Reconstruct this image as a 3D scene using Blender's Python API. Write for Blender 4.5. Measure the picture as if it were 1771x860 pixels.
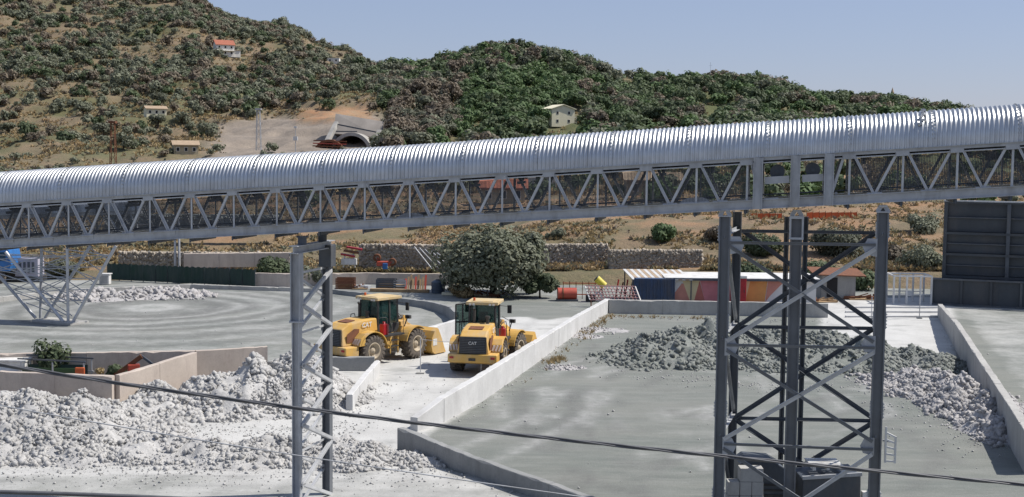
import bpy, math, random
import numpy as np
from mathutils import Vector, Matrix, noise as mnoise

random.seed(7)
rng = np.random.default_rng(7)
for o in list(bpy.data.objects):
    bpy.data.objects.remove(o)
SC = bpy.context.scene
COL = SC.collection

# ------------------------------------------------------------------ camera
W0, H0, F = 1771.0, 860.0, 2200.0
CX, CY = W0 / 2, H0 / 2
CAMZ = 11.0
PITCH = math.atan((430 - 263) / F)
ROLL = math.radians(0.58)
fwd = Vector((0, math.cos(PITCH), -math.sin(PITCH)))
rt0 = Vector((1, 0, 0))
up0 = Vector((0, math.sin(PITCH), math.cos(PITCH)))
rt = rt0 * math.cos(ROLL) + up0 * math.sin(ROLL)
up = up0 * math.cos(ROLL) - rt0 * math.sin(ROLL)
CAM = Vector((0, 0, CAMZ))
cd = bpy.data.cameras.new('camera')
cam = bpy.data.objects.new('camera', cd)
COL.objects.link(cam)
cd.sensor_width = 36.0
cd.lens = F / W0 * 36.0
cd.clip_start = 0.5
cd.clip_end = 20000
M = Matrix.Identity(4)
for i, v in enumerate((rt, up, -fwd)):
    for j in range(3):
        M[j][i] = v[j]
M.translation = CAM
cam.matrix_world = M
SC.camera = cam

# ------------------------------------------------------------------ sky, sun, exposure
SUN_EL, SUN_AZ = math.radians(53), math.radians(9)      # azimuth from +X towards +Y
sdir = Vector((math.cos(SUN_EL) * math.cos(SUN_AZ), math.cos(SUN_EL) * math.sin(SUN_AZ), math.sin(SUN_EL)))
wd = bpy.data.worlds.new('World')
SC.world = wd
wd.use_nodes = True
wn, wl = wd.node_tree.nodes, wd.node_tree.links
bg = wn['Background']
sky = wn.new('ShaderNodeTexSky')
sky.sky_type = 'NISHITA'
sky.sun_disc = False
sky.sun_elevation = SUN_EL
sky.sun_rotation = math.pi / 2 - SUN_AZ
sky.altitude = 0
sky.air_density = 1.0
sky.dust_density = 0.5
sky.ozone_density = 6.0
tint = wn.new('ShaderNodeMix')
tint.data_type = 'RGBA'
tint.blend_type = 'MULTIPLY'
tint.inputs[0].default_value = 1.0
tint.inputs[7].default_value = (1.16, .96, .99, 1)      # hazy lavender cast of the whole sky
wl.new(sky.outputs[0], tint.inputs[6])
veil = wn.new('ShaderNodeMix')                          # even summer haze over the whole dome
veil.data_type = 'RGBA'
veil.inputs[0].default_value = .5
veil.inputs[7].default_value = (3.35, 4.15, 5.75, 1)
wl.new(tint.outputs[2], veil.inputs[6])
wl.new(veil.outputs[2], bg.inputs[0])
bg.inputs[1].default_value = 0.089
sl = bpy.data.lights.new('sun', 'SUN')
sl.energy = 4.6
sl.angle = math.radians(0.53)
sl.color = (1.0, 0.955, 0.89)
sun = bpy.data.objects.new('sun', sl)
COL.objects.link(sun)
sun.rotation_euler = sdir.to_track_quat('Z', 'Y').to_euler()
vs = SC.view_settings
vs.view_transform = 'Standard'
vs.look = 'None'
vs.exposure = 0.28
vs.gamma = 1.0
vs.use_curve_mapping = False
SC.render.engine = 'CYCLES'

# ------------------------------------------------------------------ helpers
def ray(px, py):
    return fwd + rt * ((px - CX) / F) - up * ((py - CY) / F)
def A(px, py, Y):                      # the point of a sight line that lies Y metres down the valley
    d = ray(px, py)
    return CAM + d * (Y / d.y)
def G(px, py, z=0.0):                  # the point of a sight line at height z
    d = ray(px, py)
    return CAM + d * ((z - CAMZ) / d.z)
def V(*a):
    return Vector(a)

def link(o):
    COL.objects.link(o)
    return o
def tag(o, label=None, cat=None, group=None, kind=None):
    if label: o['label'] = label
    if cat: o['category'] = cat
    if group: o['group'] = group
    if kind: o['kind'] = kind
    return o
def thing(name, label, cat, loc=(0, 0, 0), rz=0.0, group=None):
    o = link(bpy.data.objects.new(name, None))
    o.location = loc
    o.rotation_euler = (0, 0, rz)
    o.empty_display_size = 0.2
    return tag(o, label, cat, group)

class MB:
    """collects solids; build() links them as one mesh object"""
    def __init__(s):
        s.v, s.f, s.sm = [], [], []
    def add(s, vs_, fs, smooth=False):
        n = len(s.v)
        s.v += [tuple(p) for p in vs_]
        s.f += [tuple(i + n for i in f) for f in fs]
        s.sm += [smooth] * len(fs)
        return s
    def hexa(s, c):                    # 8 corners: bottom 4 ccw, top 4 ccw
        return s.add(c, [(3, 2, 1, 0), (4, 5, 6, 7), (0, 1, 5, 4), (1, 2, 6, 5), (2, 3, 7, 6), (3, 0, 4, 7)])
    def box(s, c, d, rz=0.0):
        c = Vector(c)
        x, y, z = d[0] / 2, d[1] / 2, d[2] / 2
        cs, sn = math.cos(rz), math.sin(rz)
        out = []
        for zz in (-z, z):
            for a, b in ((-x, -y), (x, -y), (x, y), (-x, y)):
                out.append((c.x + a * cs - b * sn, c.y + a * sn + b * cs, c.z + zz))
        return s.hexa(out)
    def beam(s, p, q, w, h, upv=(0, 0, 1)):   # square bar from p to q
        p, q = Vector(p), Vector(q)
        d = (q - p).normalized()
        u = Vector(upv)
        sd = d.cross(u)
        if sd.length < 1e-4:
            sd = d.cross(Vector((1, 0, 0)))
        sd.normalize()
        u = sd.cross(d).normalized()
        sd, u = sd * (w / 2), u * (h / 2)
        return s.hexa([p - sd - u, p + sd - u, q + sd - u, q - sd - u, p - sd + u, p + sd + u, q + sd + u, q - sd + u])
    def hbeam(s, p, q, w, h, t=0.03, upv=(0, 0, 1)):   # rolled H section, flanges across upv
        p, q = Vector(p), Vector(q)
        d = (q - p).normalized()
        u = Vector(upv)
        u = (u - d * u.dot(d)).normalized()
        s.beam(p + u * (h / 2 - t / 2), q + u * (h / 2 - t / 2), w, t, u)
        s.beam(p - u * (h / 2 - t / 2), q - u * (h / 2 - t / 2), w, t, u)
        s.beam(p, q, t * .8, h - 2 * t - .002, u)
        return s
    def angle(s, p, q, w, t=0.012, upv=(0, 0, 1), flip=1):   # rolled L section
        p, q = Vector(p), Vector(q)
        d = (q - p).normalized()
        u = Vector(upv)
        u = (u - d * u.dot(d)).normalized()
        sd = d.cross(u) * flip
        s.beam(p + u * w / 2, q + u * w / 2, t, w, u)
        s.beam(p + sd * (w / 2 + t / 2), q + sd * (w / 2 + t / 2), w - .001, t, u)
        return s
    def cyl(s, p, q, r0, r1=None, n=12, cap=True, smooth=True):
        p, q = Vector(p), Vector(q)
        r1 = r0 if r1 is None else r1
        d = (q - p).normalized()
        a = d.cross(Vector((0, 0, 1)))
        if a.length < 1e-3:
            a = d.cross(Vector((1, 0, 0)))
        a.normalize()
        b = d.cross(a)
        vv = []
        for i in range(n):
            t = 2 * math.pi * i / n
            e = a * math.cos(t) + b * math.sin(t)
            vv.append(p + e * r0)
            vv.append(q + e * r1)
        s.add(vv, [(2 * i, 2 * ((i + 1) % n), 2 * ((i + 1) % n) + 1, 2 * i + 1) for i in range(n)], smooth)
        if cap:
            s.add(vv, [tuple(2 * i for i in range(n - 1, -1, -1)), tuple(2 * i + 1 for i in range(n))])
        return s
    def tube(s, pts, r, n=6):
        pts = [Vector(p) for p in pts]
        vv = []
        for k, p in enumerate(pts):
            d = (pts[min(k + 1, len(pts) - 1)] - pts[max(k - 1, 0)]).normalized()
            a = d.cross(Vector((0, 0, 1)))
            if a.length < 1e-3:
                a = d.cross(Vector((1, 0, 0)))
            a.normalize()
            b = d.cross(a)
            rr = r[k] if isinstance(r, (list, tuple)) else r
            for i in range(n):
                t = 2 * math.pi * i / n
                vv.append(p + (a * math.cos(t) + b * math.sin(t)) * rr)
        fs = []
        for k in range(len(pts) - 1):
            for i in range(n):
                fs.append((k * n + i, k * n + (i + 1) % n, (k + 1) * n + (i + 1) % n, (k + 1) * n + i))
        s.add(vv, fs, True)
        s.add(vv, [tuple(range(n - 1, -1, -1)), tuple((len(pts) - 1) * n + i for i in range(n))])
        return s
    def prism(s, poly, y0, y1, ax='y'):       # polygon in the xz plane pushed along y (or xy along z)
        n = len(poly)
        if ax == 'y':
            vv = [(a, y0, b) for a, b in poly] + [(a, y1, b) for a, b in poly]
        else:
            vv = [(a, b, y0) for a, b in poly] + [(a, b, y1) for a, b in poly]
        fs = [tuple(range(n)), tuple(range(2 * n - 1, n - 1, -1))]
        fs += [(i, i + n, (i + 1) % n + n, (i + 1) % n) for i in range(n)]
        return s.add(vv, fs)
    def mesh(s, name, mat):
        me = bpy.data.meshes.new(name)
        me.from_pydata(s.v, [], s.f)
        me.polygons.foreach_set('use_smooth', s.sm)
        if mat: me.materials.append(mat)
        me.update()
        return me
    def build(s, name, mat, parent=None, bevel=0.0, local=False):
        if parent is not None and not local:     # parts are written in world metres, stored at their thing
            L = parent_origin(parent)
            s.v = [(a - L[0], b - L[1], c - L[2]) for a, b, c in s.v]
        me = s.mesh(name, mat)
        bmr = None
        import bmesh
        bmr = bmesh.new()
        bmr.from_mesh(me)
        bmesh.ops.recalc_face_normals(bmr, faces=bmr.faces)
        if bevel > 0:
            bmesh.ops.bevel(bmr, geom=[e for e in bmr.edges if e.calc_face_angle(0) > 0.6], offset=bevel, segments=2, affect='EDGES', profile=0.6, clamp_overlap=True)
        bmr.to_mesh(me)
        bmr.free()
        o = link(bpy.data.objects.new(name, me))
        if parent is not None: o.parent = parent
        return o
def parent_origin(p):
    L = Vector((0, 0, 0))
    while p is not None:
        L += Vector(p.location)
        p = p.parent
    return L
def inst(name, me, parent, loc, rot=(0, 0, 0), scale=(1, 1, 1)):
    o = link(bpy.data.objects.new(name, me))
    o.parent = parent
    o.location = loc
    o.rotation_euler = rot
    o.scale = scale
    return o
def fast_mesh(name, verts, faces, mat, smooth=False):
    """verts (n,3), faces (m,k) numpy"""
    verts = np.asarray(verts, dtype=np.float32)
    faces = np.asarray(faces, dtype=np.int32)
    k = faces.shape[1]
    me = bpy.data.meshes.new(name)
    me.vertices.add(len(verts))
    me.vertices.foreach_set('co', verts.ravel())
    me.loops.add(faces.size)
    me.loops.foreach_set('vertex_index', faces.ravel())
    me.polygons.add(len(faces))
    me.polygons.foreach_set('loop_start', np.arange(0, faces.size, k, dtype=np.int32))
    me.polygons.foreach_set('loop_total', np.full(len(faces), k, dtype=np.int32))
    if smooth: me.polygons.foreach_set('use_smooth', np.ones(len(faces), dtype=bool))
    me.materials.append(mat)
    me.update(calc_edges=True)
    me.validate()
    return me

# value noise on arrays
_perm = rng.random((256, 256))
def vnoise(x, y):
    x, y = np.asarray(x, float), np.asarray(y, float)
    xi, yi = np.floor(x).astype(int), np.floor(y).astype(int)
    fx, fy = x - xi, y - yi
    fx, fy = fx * fx * (3 - 2 * fx), fy * fy * (3 - 2 * fy)
    g = lambda a, b: _perm[a % 256, b % 256]
    return (g(xi, yi) * (1 - fx) + g(xi + 1, yi) * fx) * (1 - fy) + (g(xi, yi + 1) * (1 - fx) + g(xi + 1, yi + 1) * fx) * fy
def fbm(x, y, o=4):
    t, a, n = 0, .5, 0
    for i in range(o):
        t = t + a * vnoise(x * 2 ** i + 17 * i, y * 2 ** i + 31 * i)
        n += a
        a *= .5
    return t / n

# ------------------------------------------------------------------ materials
MATS = {}
class NT:
    def __init__(s, name):
        s.m = bpy.data.materials.new(name)
        s.m.use_nodes = True
        s.n, s.l = s.m.node_tree.nodes, s.m.node_tree.links
        s.b = s.n['Principled BSDF']
        s.pos = None
    def node(s, t, **kw):
        n = s.n.new(t)
        for k, v in kw.items(): setattr(n, k, v)
        return n
    def P(s, coord='Position'):
        if s.pos is None:
            s.pos = s.node('ShaderNodeNewGeometry').outputs['Position']
        return s.pos
    def noise(s, scale, detail=4, rough=.6, vec=None, stretch=None):
        n = s.node('ShaderNodeTexNoise')
        n.inputs['Scale'].default_value = scale
        n.inputs['Detail'].default_value = detail
        n.inputs['Roughness'].default_value = rough
        v = vec if vec is not None else s.P()
        if stretch:
            mp = s.node('ShaderNodeMapping')
            mp.inputs['Scale'].default_value = stretch
            s.l.new(v, mp.inputs[0])
            v = mp.outputs[0]
        s.l.new(v, n.inputs['Vector'])
        return n.outputs['Fac']
    def ramp(s, fac, lo, hi, c0=(0, 0, 0), c1=(1, 1, 1)):
        r = s.node('ShaderNodeValToRGB')
        r.color_ramp.elements[0].position = lo
        r.color_ramp.elements[1].position = hi
        r.color_ramp.elements[0].color = (*c0, 1)
        r.color_ramp.elements[1].color = (*c1, 1)
        s.l.new(fac, r.inputs[0])
        return r.outputs[0]
    def mix(s, fac, a, b, bt='MIX'):
        m = s.node('ShaderNodeMix', data_type='RGBA', blend_type=bt)
        for k, x in ((0, fac), (6, a), (7, b)):
            if isinstance(x, tuple): m.inputs[k].default_value = (*x, 1)
            elif isinstance(x, (int, float)): m.inputs[k].default_value = x
            else: s.l.new(x, m.inputs[k])
        return m.outputs[2]
    def math(s, op, a, b=0.0):
        m = s.node('ShaderNodeMath', operation=op)
        for k, x in ((0, a), (1, b)):
            if isinstance(x, (int, float)): m.inputs[k].default_value = x
            else: s.l.new(x, m.inputs[k])
        return m.outputs[0]
    def bump(s, h, dist=.02, strength=.5):
        b = s.node('ShaderNodeBump')
        b.inputs['Distance'].default_value = dist
        b.inputs['Strength'].default_value = strength
        s.l.new(h, b.inputs['Height'])
        s.l.new(b.outputs[0], s.b.inputs['Normal'])
    def base(s, c):
        if isinstance(c, tuple): s.b.inputs['Base Color'].default_value = (*c, 1)
        else: s.l.new(c, s.b.inputs['Base Color'])
    def set(s, rough=.7, metal=0.0, **kw):
        s.b.inputs['Roughness'].default_value = rough
        s.b.inputs['Metallic'].default_value = metal
        for k, v in kw.items(): s.b.inputs[k].default_value = v
        return s.m

def plain(name, c, c2=None, scale=3.0, rough=.7, metal=0.0, bump=0.0, fine=None, dirt=None):
    """base colour with large blotches to c2, fine grain, and optional streaked dirt colour"""
    t = NT(name)
    c2 = c2 or tuple(x * .72 for x in c)
    col = t.mix(t.ramp(t.noise(scale, 5, .65), .35, .68), c, c2)
    if dirt:
        col = t.mix(t.math('MULTIPLY', t.ramp(t.noise(scale * .9, 6, .7, stretch=(1, 1, .25)), .48, .72), .75), col, dirt)
    t.base(col)
    if bump: t.bump(t.noise(fine or scale * 12, 4, .7), bump, .6)
    return t.set(rough, metal)

M_GALV = plain('galvanised_steel', (.48, .49, .50), (.37, .38, .395), 2.0, .5, .25, dirt=(.24, .235, .225))
M_GALV_C = plain('shaded_galvanised_column', (.185, .195, .21), (.14, .15, .165), 1.2, .5, .35, dirt=(.15, .145, .14))  # same galvanised steel in a darker tone, shade put into the colour
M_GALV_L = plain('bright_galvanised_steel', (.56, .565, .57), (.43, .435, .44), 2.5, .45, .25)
M_STEEL_D = plain('dark_painted_and_shaded_steel', (.085, .098, .115), (.06, .07, .085), 1.4, .5, .25, dirt=(.14, .13, .12))
M_RUBBER = plain('black_rubber', (.022, .022, .024), (.04, .038, .036), 3, .85)
M_BELT = plain('conveyor_belt_rubber', (.03, .03, .034), (.055, .055, .058), 2, .8)
M_CABLE = plain('black_cable_sheath', (.13, .132, .138), (.09, .09, .095), 6, .5)
M_BIN = plain('charcoal_painted_steel', (.050, .060, .070), (.036, .042, .05), .6, .55, .1, dirt=(.085, .08, .078))
M_ROOFD = plain('dusty_yellow_paint', (.56, .43, .24), (.50, .36, .15), 1.3, .7, dirt=(.46, .41, .33))
M_YEL = plain('loader_yellow_paint', (.62, .37, .085), (.53, .31, .07), 1.1, .55, 0, dirt=(.47, .40, .29))
M_BLK = plain('black_plastic', (.022, .023, .025), (.04, .04, .04), 4, .6, dirt=(.10, .09, .075))
M_TYRE = plain('dusty_tyre_rubber', (.075, .063, .052), (.15, .125, .10), 2.5, .9)
M_RIM = plain('dusty_wheel_rim', (.46, .38, .26), (.33, .27, .2), 4, .6)
M_RED = plain('red_paint', (.42, .018, .025), (.30, .015, .02), 3, .4)
M_REDP = plain('faded_red_plastic', (.45, .075, .04), (.36, .06, .035), 2, .5)
M_WHITE = plain('white_paint', (.72, .71, .68), (.58, .57, .54), 2, .55, dirt=(.4, .37, .33))
M_STRIPE = plain('pale_reflective_stripe', (.72, .62, .55), (.6, .5, .42), 6, .5)
M_BLUE = plain('blue_container_paint', (.03, .06, .13), (.022, .045, .095), 1.5, .5, dirt=(.08, .07, .065))
M_BLUEB = plain('bright_blue_paint', (.03, .16, .42), (.025, .11, .3), 2, .45)
M_RUST = plain('rusty_iron', (.21, .085, .04), (.12, .05, .028), 4, .85, .1)
M_WOOD = plain('weathered_timber', (.35, .24, .13), (.23, .15, .085), 3, .85)
M_PINKM = plain('pale_pink_painted_steel', (.55, .33, .30), (.44, .24, .22), 3, .6)
M_ORANGE = plain('orange_plastic_mesh', (.62, .14, .04), (.5, .1, .03), 2, .7)
M_GREENNET = plain('dark_green_shade_net', (.018, .045, .032), (.03, .05, .045), .8, .85, dirt=(.07, .075, .07))
M_TRUNK = plain('tree_bark', (.09, .07, .055), (.05, .04, .03), 6, .95, bump=.02)
M_CREAM = plain('cream_render', (.74, .69, .50), (.66, .60, .44), .5, .85)
M_WHITEWALL = plain('white_render', (.78, .75, .68), (.66, .63, .56), .5, .85)
M_ROOFRED = plain('red_roof_tiles', (.40, .13, .075), (.28, .10, .06), 1.2, .85)
M_ROOFOLD = plain('old_clay_roof', (.40, .30, .20), (.30, .22, .15), 1, .9)
M_OLDWALL = plain('old_stone_render', (.42, .36, .24), (.30, .25, .17), .8, .9)
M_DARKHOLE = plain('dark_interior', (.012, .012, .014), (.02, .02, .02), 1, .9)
M_TUNNEL = plain('tunnel_concrete', (.42, .40, .36), (.30, .29, .27), .35, .9, dirt=(.2, .19, .17))
M_SHOT = plain('sprayed_concrete', (.30, .27, .24), (.21, .19, .17), .15, .95)

def glass_mat():
    t = NT('tinted_cab_glass')
    t.base((.02, .05, .05))
    t.set(.05, 0.0, **{'Specular IOR Level': .8})
    tr = t.node('ShaderNodeBsdfTransparent')
    tr.inputs[0].default_value = (.62, .74, .72, 1)
    ms = t.node('ShaderNodeMixShader')
    ms.inputs[0].default_value = .6
    t.l.new(t.b.outputs[0], ms.inputs[1])
    t.l.new(tr.outputs[0], ms.inputs[2])
    t.l.new(ms.outputs[0], t.n['Material Output'].inputs[0])
    return t.m
M_GLASS = glass_mat()

def concrete(name, c, c2, stain, scale=.5):
    t = NT(name)
    col = t.mix(t.ramp(t.noise(scale, 6, .7), .35, .66), c, c2)
    col = t.mix(t.math('MULTIPLY', t.ramp(t.noise(1.6, 6, .75, stretch=(1, 1, .18)), .5, .75), .7), col, stain)
    col = t.mix(t.math('MULTIPLY', t.ramp(t.noise(14, 4, .7), .5, .75), .25), col, tuple(x * .6 for x in stain))
    t.base(col)
    t.bump(t.noise(25, 5, .7), .02, .4)
    return t.set(.9)
M_CONC = concrete('yard_wall_concrete', (.44, .43, .40), (.34, .33, .31), (.25, .24, .22))
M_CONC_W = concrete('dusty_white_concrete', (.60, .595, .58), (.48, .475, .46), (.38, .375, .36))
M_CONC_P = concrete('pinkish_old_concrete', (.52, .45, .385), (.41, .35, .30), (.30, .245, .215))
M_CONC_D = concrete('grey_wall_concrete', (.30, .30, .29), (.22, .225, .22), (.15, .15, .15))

def rock_mat(name, a, b, c):
    t = NT(name)
    col = t.mix(t.ramp(t.noise(.5, 5, .7), .38, .62), a, b)
    col = t.mix(t.math('MULTIPLY', t.ramp(t.noise(5, 5, .75), .45, .7), .8), col, c)
    t.base(col)
    t.bump(t.noise(14, 5, .75), .05, .7)
    return t.set(.95)
M_ROCKW = rock_mat('pale_crushed_rock', (.50, .49, .472), (.40, .393, .38), (.30, .295, .285))
M_ROCKG = rock_mat('greenish_grey_rock', (.215, .228, .208), (.155, .17, .152), (.285, .285, .268))
M_ROCKL = rock_mat('light_grey_rock', (.46, .44, .43), (.36, .35, .345), (.25, .245, .24))
M_STONE = rock_mat('dry_stone_masonry', (.40, .34, .27), (.28, .24, .19), (.50, .46, .39))

def cover_mat():
    t = NT('corrugated_galvanised_cover')
    oi = t.node('ShaderNodeObjectInfo').outputs['Random']
    col = t.mix(t.ramp(t.noise(1.2, 5, .7), .35, .7), (.60, .61, .61), (.48, .495, .50))
    col = t.mix(t.math('MULTIPLY', oi, .35), col, (.40, .405, .41))
    col = t.mix(t.math('MULTIPLY', t.ramp(t.noise(2.6, 6, .75, stretch=(1, 1, .3)), .5, .74), .5), col, (.34, .325, .30))   # dust streaks
    t.base(col)
    t.l.new(t.ramp(t.noise(3, 5, .7), .3, .75, (.30, .30, .30), (.48, .48, .48)), t.b.inputs['Roughness'])
    t.b.inputs['Metallic'].default_value = .85
    return t.m
M_COVER = cover_mat()

def yard_mat():
    t = NT('dusty_yard_pavement')
    at = t.node('ShaderNodeAttribute', attribute_name='dust')
    d = at.outputs['Color']
    sp = t.node('ShaderNodeSeparateColor')
    t.l.new(d, sp.inputs[0])
    grey = t.mix(t.ramp(t.noise(.16, 6, .7, stretch=(.6, 1.6, 1)), .36, .64), (.125, .140, .124), (.185, .190, .168))
    grey = t.mix(t.math('MULTIPLY', t.ramp(t.noise(.9, 6, .75, stretch=(.35, 1.6, 1)), .45, .75), .6), grey, (.255, .258, .238))
    white = t.mix(t.ramp(t.noise(.35, 6, .72), .36, .66), (.53, .525, .50), (.43, .425, .405))
    k = t.math('ADD', sp.outputs[0], t.math('MULTIPLY', t.math('SUBTRACT', t.noise(.8, 7, .75), .5), .55))
    col = t.mix(t.ramp(k, .3, .7), grey, white)
    # tyre marks pressed into the dust (G channel)
    col = t.mix(t.math('MULTIPLY', sp.outputs[1], t.ramp(t.noise(2.5, 5, .7), .2, .6)), col, (.105, .105, .10))
    col = t.mix(t.math('MULTIPLY', sp.outputs[2], t.ramp(t.noise(1.7, 5, .75), .25, .65)), col, (.44, .435, .42))
    col = t.mix(t.math('MULTIPLY', t.ramp(t.noise(.33, 5, .7, stretch=(.7, 1.3, 1)), .54, .66), .45), col, (.13, .135, .125))   # damp patches
    col = t.mix(t.math('MULTIPLY', t.ramp(t.noise(9, 5, .8), .52, .78), .45), col, (.14, .14, .135))
    col = t.mix(t.math('MULTIPLY', t.ramp(t.noise(22, 4, .8), .56, .72), .5), col, (.46, .455, .44))
    t.base(col)
    t.bump(t.noise(10, 6, .75), .03, .5)
    return t.set(.92)
M_YARD = yard_mat()

def terrain_mat():
    t = NT('dry_hillside_soil_and_grass')
    at = t.node('ShaderNodeAttribute', attribute_name='cover')
    sp = t.node('ShaderNodeSeparateColor')
    t.l.new(at.outputs['Color'], sp.inputs[0])
    dry = t.mix(t.ramp(t.noise(.06, 7, .7), .38, .62), (.205, .142, .088), (.145, .118, .07))
    dry = t.mix(t.ramp(t.noise(.35, 6, .75), .45, .7), dry, (.12, .11, .055))
    dry = t.mix(t.math('MULTIPLY', t.ramp(t.noise(1.6, 5, .75), .48, .7), .6), dry, (.28, .205, .12))
    green = t.mix(t.ramp(t.noise(.2, 6, .7), .35, .65), (.07, .085, .032), (.11, .115, .045))
    col = t.mix(sp.outputs[0], dry, green)
    cut = t.mix(t.ramp(t.noise(.12, 6, .7), .35, .65), (.29, .24, .19), (.19, .16, .13))
    col = t.mix(sp.outputs[1], col, cut)
    red = t.mix(t.ramp(t.noise(.15, 5, .7, stretch=(1, 1, 4)), .4, .6), (.34, .185, .095), (.27, .185, .11))
    col = t.mix(sp.outputs[2], col, red)
    t.base(col)
    t.bump(t.noise(1.2, 6, .75), .4, .8)
    return t.set(.95)
M_TERR = terrain_mat()

def leaf_mat(name, a, b, c):
    t = NT(name)
    oi = t.node('ShaderNodeObjectInfo').outputs['Random']
    n = t.noise(.11, 3, .6)
    col = t.mix(t.ramp(n, .36, .64), a, b)
    col = t.mix(t.ramp(t.noise(1.7, 3, .7), .45, .7), col, c)
    hs = t.node('ShaderNodeHueSaturation')
    t.l.new(t.math('ADD', t.math('MULTIPLY', oi, .5), .75), hs.inputs['Value'])
    t.l.new(col, hs.inputs['Color'])
    t.base(hs.outputs[0])
    t.set(.75)
    tr = t.node('ShaderNodeBsdfTranslucent')
    t.l.new(hs.outputs[0], tr.inputs[0])
    ms = t.node('ShaderNodeMixShader')
    ms.inputs[0].default_value = .22
    t.l.new(t.b.outputs[0], ms.inputs[1])
    t.l.new(tr.outputs[0], ms.inputs[2])
    t.l.new(ms.outputs[0], t.n['Material Output'].inputs[0])
    return t.m
M_OLIVE = leaf_mat('olive_leaves', (.142, .152, .10), (.115, .127, .078), (.19, .195, .138))
M_DGREEN = leaf_mat('dark_green_leaves', (.070, .10, .042), (.060, .086, .040), (.115, .138, .066))
M_BRIGHTG = leaf_mat('bright_green_leaves', (.074, .124, .040), (.064, .105, .038), (.112, .16, .062))
M_BROWN = leaf_mat('dry_brown_leaves', (.165, .13, .096), (.13, .112, .076), (.205, .165, .115))
M_GRASS = leaf_mat('dry_grass_blades', (.33, .23, .115), (.23, .18, .085), (.40, .31, .17))

# ================================================================== SETTING: terrain
def yhor(px): return 263 + .0101 * (px - 885)
T_D = [106, 118, 135, 160, 200, 300, 400, 450, 520, 620, 720, 850, 1100, 2000, 5000]
T_X = [-1500, 0, 300, 480, 590, 650, 720, 850, 950, 1050, 1180, 1300, 1450, 1640, 1780, 3200]
T_Y = [
 [482, 446, 385, 366, 342, 302, 278, 245, 188, 110, 40, -30, -20, 60, 180],
 [482, 446, 385, 366, 342, 302, 278, 245, 188, 110, 40, -30, -20, 60, 180],
 [482, 446, 385, 366, 342, 302, 268, 236, 180, 114, 54, 8, 30, 120, 200],
 [482, 448, 390, 366, 342, 300, 262, 236, 190, 130, 84, 52, 76, 160, 220],
 [482, 450, 398, 368, 342, 298, 262, 208, 182, 140, 108, 98, 130, 190, 230],
 [482, 452, 400, 368, 342, 298, 262, 216, 178, 138, 124, 128, 150, 200, 230],
 [482, 454, 402, 368, 342, 298, 262, 230, 182, 128, 124, 140, 170, 210, 240],
 [482, 456, 402, 368, 342, 298, 264, 236, 180, 98, 112, 140, 180, 220, 240],
 [482, 446, 384, 362, 340, 298, 264, 236, 188, 113, 125, 150, 190, 225, 240],
 [482, 444, 378, 360, 340, 298, 264, 240, 200, 137, 148, 165, 200, 230, 245],
 [482, 442, 376, 360, 340, 298, 264, 242, 205, 147, 155, 180, 210, 235, 250],
 [482, 442, 376, 360, 340, 298, 264, 244, 208, 148, 160, 185, 220, 240, 250],
 [482, 444, 380, 360, 340, 298, 266, 248, 222, 180, 190, 205, 230, 245, 255],
 [482, 446, 385, 362, 340, 300, 268, 254, 236, 203, 210, 225, 240, 250, 258],
 [482, 448, 390, 364, 342, 302, 270, 258, 246, 236, 240, 245, 250, 255, 260],
 [482, 448, 390, 364, 342, 302, 270, 258, 246, 236, 240, 245, 250, 255, 260]]
T_Y = np.array(T_Y, float)
def zter(X, Y):
    X, Y = np.asarray(X, float), np.asarray(Y, float)
    px = CX + F * X / np.maximum(Y, 1)
    lY = np.log(np.clip(Y, 106, 5000))
    ld = np.log(np.array(T_D, float))
    ix = np.clip(np.searchsorted(T_X, px) - 1, 0, len(T_X) - 2)
    tx = np.array(T_X, float)
    fx = np.clip((px - tx[ix]) / (tx[ix + 1] - tx[ix]), 0, 1)
    fx = fx * fx * (3 - 2 * fx)
    iy = np.clip(np.searchsorted(ld, lY) - 1, 0, len(T_D) - 2)
    fy = np.clip((lY - ld[iy]) / (ld[iy + 1] - ld[iy]), 0, 1)
    y = (T_Y[ix, iy] * (1 - fx) + T_Y[ix + 1, iy] * fx) * (1 - fy) + (T_Y[ix, iy + 1] * (1 - fx) + T_Y[ix + 1, iy + 1] * fx) * fy
    z = CAMZ + Y * (yhor(np.clip(px, -1500, 3200)) - y) / F
    amp = np.clip((Y - 112) / 300, 0, 1)
    z = z + amp * ((fbm(X / 38, Y / 38, 4) - .5) * 11 + (fbm(X / 9 + 50, Y / 9, 3) - .5) * 3.0)
    z = z + np.clip((Y - 108) / 20, 0, 1) * (fbm(X / 4 + 9, Y / 4, 3) - .5) * 1.1
    # old farm terraces on the slopes
    st = 4.2
    ph = z / st + (fbm(X / 60, Y / 60, 2)) * 1.2
    fr = ph - np.floor(ph)
    z = z + np.clip((Y - 380) / 80, 0, 1) * st * .5 * (np.clip(fr * 3.2 - 1.1, 0, 1) - fr)
    return np.where(Y < 106, -0.08, np.where(Y < 108, -0.08 + (z + .08) * (Y - 106) / 2, z))
def pix(X, Y, Z):
    X, Y, Z = np.asarray(X, float), np.asarray(Y, float), np.asarray(Z, float) - CAMZ
    w = X * fwd.x + Y * fwd.y + Z * fwd.z
    return CX + F * (X * rt.x + Y * rt.y + Z * rt.z) / w, CY - F * (X * up.x + Y * up.y + Z * up.z) / w

def sm(a, lo, hi):
    t = np.clip((a - lo) / (hi - lo), 0, 1)
    return t * t * (3 - 2 * t)
def cutmask(px, py, n):
    """bare ground round the tunnel mouth: 0..1 grey cut, 0..1 red bank"""
    j = (n - .5) * 34
    g = sm(px + j, 330, 400) * (1 - sm(px + j, 640, 690)) * sm(py + j * .6 + (px - 330) * .055, 206, 220)
    r = sm(px + j, 500, 530) * (1 - sm(px + j, 632, 655)) * sm(py + j * .3, 182, 190) * (1 - sm(py + j * .3, 206, 214))
    return np.clip(g, 0, 1), np.clip(r, 0, 1)

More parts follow.
